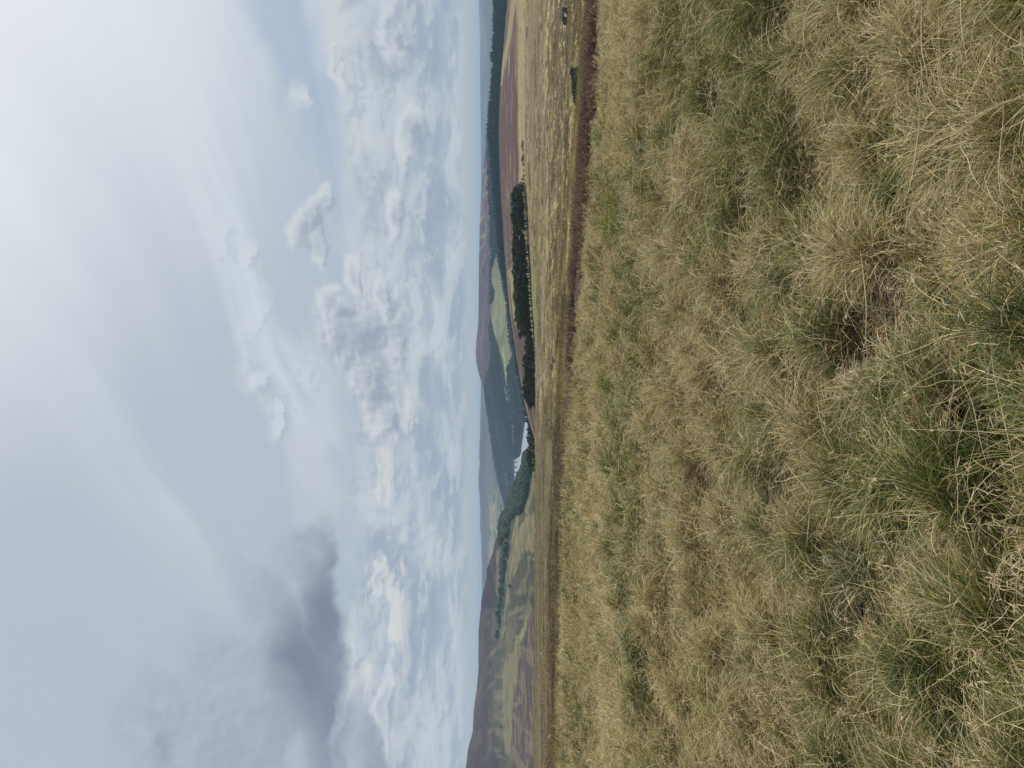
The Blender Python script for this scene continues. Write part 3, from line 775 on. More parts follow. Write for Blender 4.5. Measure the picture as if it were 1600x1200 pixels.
for sy in (-4.2, 4.2):
    bm = bmesh.new(); box_bm(bm, 0, sy, Hd + 0.603, nsp * span + 30, 0.5, 1.2)
    link('parapet', bm_mesh('parapet', bm), MAT_STONE, via)
for i in range(nsp + 1):
    bm = bmesh.new(); box_bm(bm, x_start + i * span, 0, (Hd - 4) / 2 - 4, 5.0, 7.5, Hd - 4 + 8)
    link('pier', bm_mesh('pier', bm), MAT_SHADESTONE, via)
for i in range(nsp):
    bm = bmesh.new(); n = 14; x0 = x_start + i * span
    lo, hi = [], []
    for j in range(n + 1):
        u = j / n
        zb = Hd - 7.2 + 5.2 * math.sqrt(max(0, 1 - (2 * u - 1) ** 2))
        q = [bm.verts.new((x0 + u * span, yy, zz)) for yy, zz in ((-3.6, zb), (3.6, zb), (3.6, Hd - 1.602), (-3.6, Hd - 1.602))]
        lo.append(q)
    for j in range(n):
        a, b = lo[j], lo[j + 1]
        for k in range(4): bm.faces.new((a[k], b[k], b[(k + 1) % 4], a[(k + 1) % 4]))
    bm.faces.new(lo[0]); bm.faces.new(lo[-1][::-1])
    link('arch', bm_mesh('arch', bm), MAT_SHADESTONE, via)

# ---------------------------------------------------------------- trees
MAT_BARK = surf_mat('bark', (0.12, 0.085, 0.06), 0.95, 0.3, 3.0, 4.0)
MAT_NEEDLE = surf_mat('pine_needles', rough=0.85, var=0.3, scale=1.5, detail=3.0, spec=0.15)
def tube(bm, pts, rads, ns=6):
    rings_ = []
    for p, r in zip(pts, rads):
        rings_.append([bm.verts.new((p[0] + r * math.cos(k / ns * 6.283), p[1] + r * math.sin(k / ns * 6.283), p[2])) for k in range(ns)])
    for a, b in zip(rings_, rings_[1:]):
        for k in range(ns): bm.faces.new((a[k], a[(k + 1) % ns], b[(k + 1) % ns], b[k]))
    bm.faces.new(rings_[-1])

def make_tree_meshes(kind, seed):
    """pine: bare lower stem, flat irregular crown; bush: crown to the ground"""
    r = np.random.default_rng(seed); rnd = random.Random(seed)
    H = 12.0
    bm = bmesh.new()
    lean = (rnd.uniform(-.5, .5), rnd.uniform(-.5, .5))
    stem = [(lean[0] * u * u, lean[1] * u * u, H * 0.92 * u - 0.6) for u in (0, .2, .4, .6, .8, 1)]
    tube(bm, stem, [0.30, 0.25, 0.21, 0.17, 0.11, 0.04])
    if kind == 'pine': zc0, nb = 0.20, 26
    elif kind == 'cone': zc0, nb = 0.10, 26
    else: zc0, nb = 0.10, 26
    cl = []
    for i in range(nb):
        u = zc0 + (1 - zc0) * (i + rnd.random()) / nb
        if kind == 'pine': reach = 2.9 * (1 - ((u - 0.62) / 0.52) ** 2) * rnd.uniform(0.45, 1.1) + 0.4
        elif kind == 'cone': reach = 2.6 * (1.02 - u) * rnd.uniform(0.6, 1.1) + 0.2
        else: reach = 4.2 * math.sqrt(max(0.03, 1 - ((u - 0.42) / 0.60) ** 2)) * rnd.uniform(0.55, 1.0)
        a = rnd.random() * 6.283 + i * 2.4
        base = Vector((lean[0] * u * u, lean[1] * u * u, H * u * 0.92))
        tipp = base + Vector((math.cos(a) * reach, math.sin(a) * reach, reach * (0.25 if kind != 'cone' else -0.15)))
        tube(bm, [base, (base + tipp) / 2 + Vector((0, 0, 0.15)), tipp], [0.09, 0.06, 0.02], 4)
        cl.append((tipp, rnd.uniform(0.8, 1.45) * (1.15 if kind == 'bush' else 0.95)))
        if reach > 1.6: cl.append(((base * 0.45 + tipp * 0.55) + Vector((0, 0, 0.3)), rnd.uniform(0.7, 1.2)))
    cl.append((Vector((lean[0], lean[1], H * 0.94)), 0.9))
    trunk = bm_mesh(kind + '_trunk', bm, True)
    V_, F_, C_ = [], [], []
    for c, rad in cl:
        m = 42
        d = r.normal(size=(m, 3)); d /= np.linalg.norm(d, axis=1)[:, None]
        p = np.array(c) + d * rad * (0.45 + 0.6 * r.random((m, 1))) * np.array((1.15, 1.15, 0.62))
        t1 = np.cross(d, r.normal(size=(m, 3))); t1 /= np.linalg.norm(t1, axis=1)[:, None]
        t2 = np.cross(d, t1) + 0.5 * r.normal(size=(m, 3))
        t2 /= np.linalg.norm(t2, axis=1)[:, None]
        s = (0.16 + 0.22 * r.random((m, 1)))
        tri = np.stack([p + t1 * s, p - t1 * s * 0.6 + t2 * s, p - t1 * s * 0.6 - t2 * s], 1)
        b0 = sum(len(q) for q in V_)
        V_.append(tri.reshape(-1, 3)); F_.append(np.arange(m * 3).reshape(-1, 3) + b0)
        g = r.random((m, 1)) * 0.7 + rnd.random() * 0.3
        cA, cB = ((0.018, 0.034, 0.018), (0.085, 0.105, 0.046)) if kind != 'bush' else ((0.024, 0.038, 0.015), (0.055, 0.072, 0.028))
        C_.append(np.repeat(np.array(cA) * (1 - g) + np.array(cB) * g, 3, 0))
    crown = np_mesh(kind + '_crown', np.concatenate(V_), np.concatenate(F_), np.concatenate(C_), smooth=False)
    return trunk, crown

PROTO = {k: [make_tree_meshes(k, 50 + 10 * j + i) for i in range(n)] for j, (k, n) in enumerate((('pine', 9), ('bush', 5), ('cone', 3)))}
def plant(name, kind, x, d, h, label, group, cat='tree', wide=1.0, sink=0.15, S=None):
    z = float((S or G).z_at(np.array([x]), np.array([d]))[0])
    tr, cr = random.choice(PROTO[kind])
    e = empty(name, (x, d, z - sink), random.random() * 6.28)
    s = h / 12.0; e.scale = (s * wide, s * wide, s)
    tag(e, label, cat, group)
    link('trunk', tr, MAT_BARK, e); link('crown', cr, MAT_NEEDLE, e)
    return e

def px2h(px, d): return px * d / F
TOPV = lambda y: float(np.interp(y, [283, 290, 300, 312, 330, 400, 470, 500, 520, 535, 546, 552, 570, 590, 600, 612, 630, 645, 655], [815, 806, 801.5, 799.5, 800, 801.5, 803, 806, 810, 815, 821, 818, 816, 817, 814.5, 816, 821, 828, 833]))
ROWG = 'pines in the dark windbreak on the moor'
pine_rows = [(466, 8.5, 0.0), (478, 7.5, 3.0), (491, 8.0, 5.5), (505, 7.5, 1.5)]
for ri, (d, stp, off) in enumerate(pine_rows):
    y = 292 + off
    while y < 548:
        yy = y + random.uniform(-2, 2); dd = d + random.uniform(-6, 6)
        x = (600 - yy) / F * dd
        zb = float(G.z_at(np.array([x]), np.array([dd]))[0])
        ztop = at(yy, TOPV(yy) + random.choice((-3.0, -1.0, 0.8, 2.5, 5.0, 8.5)) + random.uniform(-1, 1) + (2 if ri == 0 else 0), dd).z
        h = max(5.0, ztop - zb)
        gapy = 356 < yy < 372 and ri != 1
        if not gapy:
            plant('pine_tree', 'pine', x, dd, h, 'dark pine %s the windbreak, %s' % (('at the right-hand end of', 'in the right half of', 'in the left half of', 'at the left-hand end of')[min(3, int((yy - 285) / 66))], ('in its front row', 'in its second row', 'in its third row', 'at its back')[ri]), ROWG, wide=random.uniform(0.95, 1.35))
        y += stp * random.uniform(0.8, 1.25)
BUSHG = 'rounded dark trees at the low end of the windbreak'
for yy in np.arange(550, 640, 6.5):
    for d in (466, 484):
        y2 = yy + random.uniform(-2.5, 2.5); dd = d + random.uniform(-6, 6)
        x = (600 - y2) / F * dd; zb = float(G.z_at(np.array([x]), np.array([dd]))[0])
        h = max(4.5, at(y2, TOPV(y2) + random.uniform(-1.5, 2.5), dd).z - zb)
        if abs(y2 - 602) < 5 and d == 466: continue
        plant('windbreak_tree', 'bush', x, dd, h, ('rounded dark tree in the front line of the windbreak\'s valley end', 'rounded dark tree in the rear line of the windbreak\'s valley end')[d == 484], BUSHG, wide=random.uniform(0.8, 1.1))
for yy, lab in ((599, 'pointed olive conifer at the left end of the windbreak, upper of two'), (606, 'pointed olive conifer at the left end of the windbreak, lower of two')):
    x = (600 - yy) / F * 455; zb = float(G.z_at(np.array([x]), np.array([455.]))[0])
    plant('pointed_conifer', 'cone', x, 455, max(5, at(yy, 814.5, 455).z - zb), lab, None)
# small thorn trees running on to the right of the pines
for k, yy in enumerate((286, 280)):
    x = (600 - yy) / F * 474
    plant('thorn_bush', 'bush', x, 474, 4.2 - k * 1.4, ('low thorn bush against the right end of the pine windbreak', 'smallest thorn bush just right of the windbreak')[k], None, 'bush')
# hedge line right of the bushes
ORD = ['first', 'second', 'third', 'fourth', 'fifth', 'sixth', 'seventh', 'eighth', 'ninth', 'tenth', 'eleventh']
hg = [(274, 1.6), (266, 1.3), (257, 1.5), (249, 2.4), (243, 1.8), (234, 1.4), (227, 2.0), (221, 1.6)]
for k, (yy, h) in enumerate(hg):
    x = (600 - yy) / F * 478
    plant('scrub_bush', 'bush', x, 478, h, 'low scrub bush, %s to the right of the pine windbreak' % ORD[k], 'scrub bushes right of the pines', 'bush', wide=2.6)
# trees below the edge, in front of the water
vt = [(664, 824, 700), (671, 822.5, 720), (678, 823, 700), (684, 821.5, 730), (690, 823, 700), (696, 825, 690), (703, 821.5, 640), (709, 823, 620), (716, 822, 640), (724, 824, 600), (731, 826, 620)]
for k, (yy, vtop, d) in enumerate(vt):
    x = (600 - yy) / F * d; zb = float(G.z_at(np.array([x]), np.array([float(d)]))[0])
    plant('valley_tree', 'bush', x, d, max(6, at(yy, vtop, d).z - zb), 'round green tree before the water, %s from the right' % ORD[k], 'trees between the plateau edge and the water', wide=1.0)
# single copse on the far pasture
d = 2000.0; x = (600 - 916) / F * d
plant('round_copse', 'bush', x, d, 13, 'lone dark round copse on the far pasture at left', None, 'tree', wide=1.1, S=HA)
for k, (yy, vv, lab) in enumerate(((745, 834.5, 'tiny dark bush on the plateau edge below the green tongue, upper of two'), (795, 834, 'tiny dark bush on the plateau edge below the green tongue, lower of two'))):
    d = 425.0; x = (600 - yy) / F * d
    plant('edge_bush', 'bush', x, d, 1.3, lab, None, 'bush', wide=1.6)

# ---------------------------------------------------------------- drystone shooting butts, sheep, stones
MAT_WALL = surf_mat('gritstone', (0.085, 0.082, 0.074), 0.95, 0.5, 6.0, 4.0)
MAT_LICHEN = surf_mat('lichened_gritstone', (0.22, 0.22, 0.19), 0.95, 0.5, 6.0, 4.0)
MAT_CAP = surf_mat('wall_turf', (0.16, 0.135, 0.06), 0.95, 0.4, 6.0, 4.0)
def stone_wall(yc0, yc1, d, vb, hpx0, hpx1, label):
    xL, xR = (600 - yc1) / F * d, (600 - yc0) / F * d
    L = xR - xL; h0, h1 = px2h(hpx0, d), px2h(hpx1, d)       # h0 at right end, h1 at left end
    xc = (xL + xR) / 2
    z = float(G.z_at(np.array([xL, xc, xR]), np.array([d] * 3)).min()) - 0.15
    e = tag(empty('drystone_wall', (xc, d, z)), label, 'stone wall')
    bm = bmesh.new(); bc = bmesh.new(); bl = bmesh.new(); bt = bmesh.new()
    ph = random.random() * 6
    hm = lambda x: (lerp(h1, h0, (x + L / 2) / L) + 0.06 * math.sin(x * 2.1 + ph) + 0.04 * math.sin(x * 5.3)) * min(1.0, 0.5 + (x + L / 2) / 1.1) + 0.2
    zz = 0.0; course = 0
    while zz < max(h0, h1) + 0.2:
        ch = random.uniform(0.12, 0.2); x = -L / 2 + random.uniform(0, 0.2)
        while x < L / 2:
            w = random.uniform(0.18, 0.45)
            if zz + ch < hm(x) + random.uniform(-0.1, 0.1):
                for sy in (-1, 1):
                    box_bm(bl if random.random() < 0.3 else bm, x + w / 2, sy * (0.30 - 0.05 * zz) + random.uniform(-.03, .03), zz + ch / 2, w * 0.93, 0.32, ch * 0.93, 0.03, random.uniform(-.12, .12))
            x += w
        zz += ch
    nseg = 12
    for i in range(nseg):
        x0 = -L / 2 + L * i / nseg; hh = hm(x0 + L / nseg / 2) - 0.12
        box_bm(bc, x0 + L / nseg / 2, 0, hh / 2, L / nseg - 0.004, 0.4, hh)
    link('core', bm_mesh('core', bc), MAT_WALL, e)
    x = -L / 2
    while x < L / 2:
        w = random.uniform(0.3, 0.7); box_bm(bt, x + w / 2, random.uniform(-.1, .1), hm(x + w / 2) - 0.02, w, 0.6, 0.14, 0.05); x += w
    link('turf_cap', bm_mesh('turf_cap', bt), MAT_CAP, e)
    st = link('stones', bm_mesh('stones', bm), MAT_WALL, e); st['kind'] = 'stuff'
    st = link('lichened_stones', bm_mesh('lichened_stones', bl), MAT_LICHEN, e); st['kind'] = 'stuff'
    return e
stone_wall(106, 162, 130, 904, 12.5, 7.5, 'dark drystone wall, the nearer and longer of two, beside the heather bank')
stone_wall(11, 37, 215, 884, 8.5, 8.0, 'shorter dark drystone wall with a sheep beneath it, farther right')

def sheep_mesh():
    """one skin: body, neck, head, four legs, tail"""
    vs = [(0, 0, .55), (.28, 0, .57), (-.28, 0, .56), (.46, 0, .66), (.60, 0, .74), (.76, 0, .66), (-.44, 0, .55)]
    rd = [.25, .23, .24, .13, .10, .055, .07]
    ed = [(0, 1), (0, 2), (1, 3), (3, 4), (4, 5), (2, 6)]
    for sx in (1, 2):
        for sy in (-1, 1):
            b = len(vs); x = .25 if sx == 1 else -.27
            vs += [(x, sy * .12, .36), (x + (0.02 if sx == 1 else -.05), sy * .12, .20), (x, sy * .12, 0.0)]
            rd += [.085, .045, .04]; ed += [(sx, b), (b, b + 1), (b + 1, b + 2)]
    me = bpy.data.meshes.new('sheep'); me.from_pydata(vs, ed, [])
    o = bpy.data.objects.new('tmp', me); COL.objects.link(o)
    md = o.modifiers.new('s', 'SKIN'); o.modifiers.new('d', 'SUBSURF').levels = 1
    for v, q in zip(me.skin_vertices[0].data, rd): v.radius = (q, q)
    me.skin_vertices[0].data[0].use_root = True
    dg = bpy.context.evaluated_depsgraph_get()
    out = bpy.data.meshes.new_from_object(o.evaluated_get(dg))
    bpy.data.objects.remove(o)
    for p in out.polygons: p.use_smooth = True
    return out
MAT_WOOL = surf_mat('wool', (0.72, 0.69, 0.62), 0.95, 0.15, 20.0, 3.0)
shp = sheep_mesh()
for (yy, vv, d, rz, lab) in ((22, 885, 208, 0.3, 'white sheep grazing under the farther drystone wall'), (65, 884.5, 205, 2.6, 'white sheep out on the tussocks between the two drystone walls')):
    x = (600 - yy) / F * d
    z = float(G.z_at(np.array([x]), np.array([float(d)]))[0])
    o = link('sheep', shp, MAT_WOOL, None, (x, d, z + 0.1)); o.rotation_euler[2] = rz; o.scale = (1.25,) * 3
    tag(o, lab, 'sheep', 'sheep on the rough slope')

def rock_mesh(seed, sub=2):
    bm = bmesh.new(); bmesh.ops.create_icosphere(bm, subdivisions=sub, radius=0.5)
    rr = random.Random(seed); o = Vector((rr.random() * 9, rr.random() * 9, rr.random() * 9))
    from mathutils import noise as mn
    for v in bm.verts:
        v.co *= 0.75 + 0.6 * (mn.noise(v.co * 2.2 + o) + 0.3)
        v.co.z *= 0.65
    return bm_mesh('rock', bm)
MAT_PALE = surf_mat('pale_gritstone', (0.48, 0.45, 0.40), 0.9, 0.3, 4.0, 4.0)
for k, (yy, vv, d, s, lab) in enumerate(((1022, 848.5, 300, 1.1, 'small pale boulder alone on the brown plateau at left'), (1152, 861, 140, 0.6, 'tiny pale stone just beyond the crest at far left'), (875, 834.5, 418, 1.2, 'pale stone on the plateau edge before the far pasture'))):
    x = (600 - yy) / F * d; z = float(G.z_at(np.array([x]), np.array([float(d)]))[0])
    o = link('boulder', rock_mesh(70 + k), MAT_PALE, None, (x, d, z + 0.15 * s)); o.scale = (s, s, s)
    tag(o, lab, 'boulder')

# farm buildings in the valley
MAT_WHITE = surf_mat('limewash', (0.75, 0.73, 0.68), 0.9, 0.08, 0.5, 3.0)
MAT_SLATE = surf_mat('slate', (0.10, 0.105, 0.115), 0.8, 0.2, 0.5, 3.0)
MAT_PANE = surf_mat('window_pane', (0.03, 0.035, 0.04), 0.15, 0.05, 0.5, 1.0, spec=0.5)
for k, (yy, vv, w, lab) in enumerate(((608, 791.5, 18, 'white farmhouse below the tip of the light green field'), (614, 793, 14, 'small white barn, middle of the valley farm'), (622, 793.5, 24, 'long white farm building nearest the water'))):
    d = 3250.0 - k * 25; x = (600 - yy) / F * d
    for _ in range(40):
        z = float(HC.z_at(np.array([x]), np.array([d]))[0])
        vv2 = 800 - F * (((z - EYE) / d) * cp + sp) / (cp - ((z - EYE) / d) * sp)
        if vv2 > vv: d += 12
        else: break
        x = (600 - yy) / F * d
    e = tag(empty('farm_building', (x, d, z - 1.0)), lab, 'building', 'valley farm buildings')
    bm = bmesh.new(); box_bm(bm, 0, 0, 4.0, w, 8, 8.0)
    wl = link('wall', bm_mesh('wall', bm), MAT_WHITE, e)
    bm = bmesh.new()
    a = [bm.verts.new(p) for p in ((-w / 2 - .4, -4.5, 7.9), (w / 2 + .4, -4.5, 7.9), (w / 2 + .4, 4.5, 7.9), (-w / 2 - .4, 4.5, 7.9), (-w / 2 - .4, 0, 11.5), (w / 2 + .4, 0, 11.5))]
    for f in ((0, 1, 5, 4), (3, 4, 5, 2), (0, 4, 3), (1, 2, 5), (0, 3, 2, 1)): bm.faces.new([a[i] for i in f])
    rf = link('roof', bm_mesh('roof', bm), MAT_SLATE, e)
    bm = bmesh.new(); box_bm(bm, w / 2 - 1.2, 0, 12.0, 1.0, 0.9, 2.2); link('chimney', bm_mesh('chimney', bm), MAT_STONE, rf)
    for i in range(3):
        bm = bmesh.new(); box_bm(bm, -w / 3 + i * w / 3, -4.02, 5.0, 1.4, 0.1, 1.8); wn = link('window', bm_mesh('window', bm), MAT_STONE, e)
        bm = bmesh.new(); box_bm(bm, -w / 3 + i * w / 3, -4.05, 5.0, 1.1, 0.1, 1.5); link('pane', bm_mesh('pane', bm), MAT_PANE, wn)

# ---------------------------------------------------------------- grass as hair strands
def strands(name, P, rad, col, mat):
    n, k = P.shape[:2]
    hc = bpy.data.hair_curves.new(name)
    hc.add_curves([k] * n)
    hc.position_data.foreach_set('vector', np.ascontiguousarray(P, np.float32).ravel())
    ra = hc.attributes.get('radius') or hc.attributes.new('radius', 'FLOAT', 'POINT')
    ra.data.foreach_set('value', np.ascontiguousarray(rad, np.float32).ravel())
    ca_ = hc.attributes.new('Col', 'FLOAT_COLOR', 'POINT')
    ca_.data.foreach_set('color', np.concatenate([col, np.ones(col.shape[:2] + (1,))], 2).astype(np.float32).ravel())
    hc.materials.append(mat)
    o = bpy.data.objects.new(name, hc); COL.objects.link(o)
    return o

MAT_BLADE = blade_mat('grass_blade')
def hit(y, V, dmax=30.0):
    d = np.linspace(1.2, dmax, 3000)
    x = (600 - y) / F * d / (cp + (800 - V) / F * sp)
    z = G.z_at(x, d); zl = EYE + float(slope(V)) * d
    i = int(np.argmax(zl < z)); return Vector((x[i], d[i], z[i]))

def sample_area(n, d0, d1, y0, y1, dens, r):
    """roots with probability density dens(D) per unit area between rows y0..y1"""
    d = np.linspace(d0, d1, 400); w = dens(d) * d; c = np.concatenate([[0], np.cumsum((w[1:] + w[:-1]) / 2)]); c /= c[-1]
    D = np.interp(r.random(n), c, d)
    y = y0 + r.random(n) * (y1 - y0)
    return (600 - y) / F * D, D

def tussock_cells(x, y, size, seed):
    """nearest jittered cell centre: offset vector, distance, cell randoms"""
    gx, gy = np.floor(x / size), np.floor(y / size)
    best = np.full(x.shape, 1e9); ox = np.zeros_like(x); oy = np.zeros_like(x); cx = np.zeros_like(x); cy = np.zeros_like(x)
    for i in (-1, 0, 1):
        for j in (-1, 0, 1):
            a, b = gx + i, gy + j
            px = (a + 0.15 + 0.7 * _hash(a, b, seed)) * size; py = (b + 0.15 + 0.7 * _hash(a, b, seed + 1)) * size
            dd = np.hypot(x - px, y - py) / (0.75 + 0.5 * _hash(a, b, seed + 2))
            m = dd < best
            best[m] = dd[m]; ox[m] = (x - px)[m]; oy[m] = (y - py)[m]; cx[m] = a[m]; cy[m] = b[m]
    return ox, oy, best, cx, cy

PAL = {'straw': (0.53, 0.42, 0.195), 'pale': (0.74, 0.635, 0.375), 'olive': (0.175, 0.180, 0.036), 'green': (0.070, 0.130, 0.016),
       'glauc': (0.185, 0.245, 0.125), 'rust': (0.24, 0.14, 0.062), 'dark': (0.025, 0.038, 0.010), 'gold': (0.40, 0.29, 0.075), 'dead': (0.60, 0.45, 0.31), 'lime': (0.17, 0.215, 0.022)}
PALN = list(PAL); PALV = np.array([PAL[k] for k in PALN])

def grass_field(name, n, d0, d1, y0, y1, dens, size, seed, lscale=1.0, npt=5, mat_layer=False):
    r = np.random.default_rng(seed)
    x, d = sample_area(n, d0, d1, y0, y1, dens, r)
    # stay inside the crest
    yy = 600 - x / d * F
    cd_ = np.interp(yy, [p[0] for p in CREST_D], [p[1] for p in CREST_D]) + 6
    wx, wy = x + 0.55 * (fbm(x / 1.0, d / 1.0, 3, 3) - .5), d + 0.55 * (fbm(x / 1.0, d / 1.0, 4, 3) - .5)
    ox, oy, dist, cx, cy = tussock_cells(wx, wy, size, seed)
    hc = _hash(cx, cy, 901); hc2 = _hash(cx, cy, 902); hc3 = _hash(cx, cy, 903); hc4 = _hash(cx, cy, 904)
    rel = dist / (size * 0.62)
    keep = np.ones(len(x), bool)
    for p_, cr_ in CLEAR: keep &= ~((np.abs(x - p_.x) < cr_) & (d > p_.y - 2.1 * cr_) & (d < p_.y + cr_))
    keep &= (d < cd_) & (r.random(len(x)) < (1.0 if mat_layer else np.clip(1.35 - 0.95 * rel, 0.10, 1)))
    x, d, ox, oy, rel, hc, hc2, hc3, hc4 = (q[keep] for q in (x, d, ox, oy, rel, hc, hc2, hc3, hc4))
    n = len(x)
    z = G.z_at(x, d)
    hollow = _hash(cx, cy, 905)[keep] < 0.11
    mound = np.clip(1 - rel, 0, 1) ** 0.8 * (0.03 + 0.19 * hc2); mound[hollow] = 0
    rnd = r.random((n, 6)); g = r.normal(size=(n, 4))
    flow = (fbm(x / 2.6, d / 2.6, 777, 2) - 0.5) * 5.0 + 0.5 + (hc - 0.5) * 1.6
    dx = ox / (np.hypot(ox, oy) + 1e-5) * np.clip(rel, 0, 1) * 1.0 + np.cos(flow) * 0.6 + g[:, 0] * 0.6
    dy = oy / (np.hypot(ox, oy) + 1e-5) * np.clip(rel, 0, 1) * 1.0 + np.sin(flow) * 0.6 + g[:, 1] * 0.6
    az = np.arctan2(dy, dx)
    big = fbm(x / 1.7, d / 1.7, 333, 3)
    L = lscale * (0.17 + 0.17 * rnd[:, 0]) * (0.65 + 0.75 * hc2) * (0.75 + 0.5 * big) * (1.18 - 0.5 * np.clip(rel, 0, 1)); L[hollow] *= 0.5
    L = L * lerp(1.0, 0.62, sstep(3.5, 12, d))
    if mat_layer: L = lscale * (0.07 + 0.10 * rnd[:, 0]) * (0.8 + 0.4 * hc2); mound = mound * 0.9
    e0 = np.radians(78 - 34 * np.clip(rel, 0, 1.2) + 11 * g[:, 2])
    droop = np.radians(45 + 75 * rnd[:, 1] + 25 * hc3) * np.clip(L / 0.26, 0.6, 1.4)
    if mat_layer: e0 = np.radians(15 + 60 * rnd[:, 3]); az = az + g[:, 3] * 1.2
    for (sy_, sV_, srad_, w_, a_) in SPOTS:
        if sV_ == 8: L = L * (1 - 0.35 * np.exp(-((x - w_[0]) ** 2 + (d - w_[1]) ** 2) / (srad_ * 1.5) ** 2))
    for (px_, py_, ra_, rb_) in LOW:
        L = L * (1 - 0.75 * np.exp(-(((x - px_) / ra_) ** 2 + ((d - py_) / rb_) ** 2) ** 2))
    litter = rnd[:, 2] < (0.2 if mat_layer else 0.08)
    e0[litter] = np.radians(5 + 20 * rnd[litter, 3]); droop[litter] *= 0.25; az[litter] += g[litter, 3] * 1.5
    stem = (rnd[:, 2] > (2 if mat_layer else 0.955))
    L[stem] *= 1.45; droop[stem] *= 0.55
    lying = (rnd[:, 2] > 0.60) & (rnd[:, 2] < (0.60 if mat_layer else 0.635)) & (d < 14)
    e0[lying] = np.radians(14 * g[lying, 2] + 4); droop[lying] = np.radians(18 * rnd[lying, 1]); az[lying] += g[lying, 3] * 2.0; L[lying] *= 1.25
    k = npt; u = np.linspace(0, 1, k)
    P = np.zeros((n, k, 3)); P[:, 0] = np.stack([x, d, z + mound - 0.03], 1)
    curl = g[:, 3] * 0.5
    jit = r.normal(size=(n, k)) * 0.10; kink = (r.random(n) < 0.10) * r.normal(size=n) * 0.9
    for j in range(1, k):
        um = (u[j] + u[j - 1]) / 2
        e = e0 - droop * um ** 1.25
        a = az + curl * um + jit[:, j] + kink * (j >= k - 2)
        e = e + jit[:, j - 1] * 0.8
        s = L / (k - 1)
        P[:, j] = P[:, j - 1] + np.stack([np.cos(e) * np.cos(a) * s, np.cos(e) * np.sin(a) * s, np.sin(e) * s], 1)
    P[lying, :, 2] += (0.5 * L[lying] * rnd[lying, 4])[:, None] + 0.04
    zmin = z + 0.012 + 0.02 * rnd[:, 4]
    P[:, 1:, 2] = np.maximum(P[:, 1:, 2], zmin[:, None])
    # colours: type of the tussock, then the single blade
    nearf = sstep(9, 2.8, d)
    pch = fbm(x / 1.3, d / 1.3, 555, 3); pch2 = fbm(x / 3.4, d / 3.4, 557, 3)
    t = np.clip(0.5 + (pch - 0.5) * 2.7 + (pch2 - 0.5) * 1.1 + (hc - 0.5) * 0.75 + nearf * 0.55 - 0.07, 0, 1)       # greenness
    wgt = np.zeros((n, 10))
    wgt[:, 0] = 0.50 - 0.36 * sstep(.35, .75, t); wgt[:, 1] = 0.24 - 0.15 * t; wgt[:, 2] = 0.10 + 0.34 * sstep(.35, .7, t)
    wgt[:, 3] = 0.03 + 0.34 * sstep(.55, .95, t); wgt[:, 4] = 0.05 + 0.65 * sstep(.62, .75, hc3) * sstep(.3, .5, t)
    wgt[:, 5] = 0.05 + 0.30 * sstep(.86, .95, hc4); wgt[:, 6] = 0.03 + 0.08 * t; wgt[:, 7] = 0.10; wgt[:, 8] = 0.015; wgt[:, 9] = 0.02 + 0.30 * sstep(.80, .92, hc2) * sstep(.5, .7, t)
    wgt[hollow] = (0.20, 0.03, 0.16, 0.06, 0.0, 0.24, 0.30, 0.0, 0.03, 0)
    wgt[stem] = (0.35, 0.55, 0, 0, 0, 0.05, 0, 0.05, 0, 0)
    wgt[lying] = (0.30, 0.62, 0, 0, 0, 0.03, 0, 0.05, 0, 0)
    wgt[litter] = (0.42, 0.10, 0.05, 0, 0, 0.25, 0.08, 0.05, 0.05, 0)
    # the bright green spots and the dead brown patch the photo shows
    for (sy, sV, srad, which, amt) in SPOTS:
        m = np.exp(-((x - which[0]) ** 2 + (d - which[1]) ** 2) / srad ** 2) * amt
        tgt = np.zeros(10); tgt[sV] = 1.0
        wgt = wgt / wgt.sum(1)[:, None]
        wgt = wgt * (1 - m[:, None]) + tgt[None] * m[:, None]
    cw = np.cumsum(wgt, 1); cw /= cw[:, -1:]
    ci = np.minimum((rnd[:, 5:6] > cw).sum(1), 9)
    base = PALV[ci] * (0.78 + 0.44 * r.random((n, 1)))
    tipc = base * 0.6 + PALV[1] * 0.4
    tipc[ci == 4] = base[ci == 4]
    gb = np.isin(ci, (2, 3, 9)); tipc[gb] = base[gb] * 0.92 + PALV[1] * 0.08
    f = (u ** 1.6)[None, :, None] * (0.25 + 0.5 * r.random((n, 1, 1)))
    C = base[:, None] * (1 - f) + tipc[:, None] * f
    tg = sstep(0.3, 0.7, t)[:, None, None]
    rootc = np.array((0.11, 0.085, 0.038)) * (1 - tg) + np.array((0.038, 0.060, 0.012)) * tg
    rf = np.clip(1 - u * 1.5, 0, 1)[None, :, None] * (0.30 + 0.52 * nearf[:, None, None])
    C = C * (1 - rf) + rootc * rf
    w = 0.00080 * np.maximum(1, d / 3.6) ** 0.80 * (0.7 + 0.7 * r.random(n)); w[stem] *= 0.8
    R = w[:, None] * np.array([1.0, 1.0, 0.9, 0.65, 0.2] if npt == 5 else np.linspace(1, .25, npt))[None]
    # seed heads on the stems
    si = np.where(stem & (r.random(n) < 0.55))[0]
    ex = []
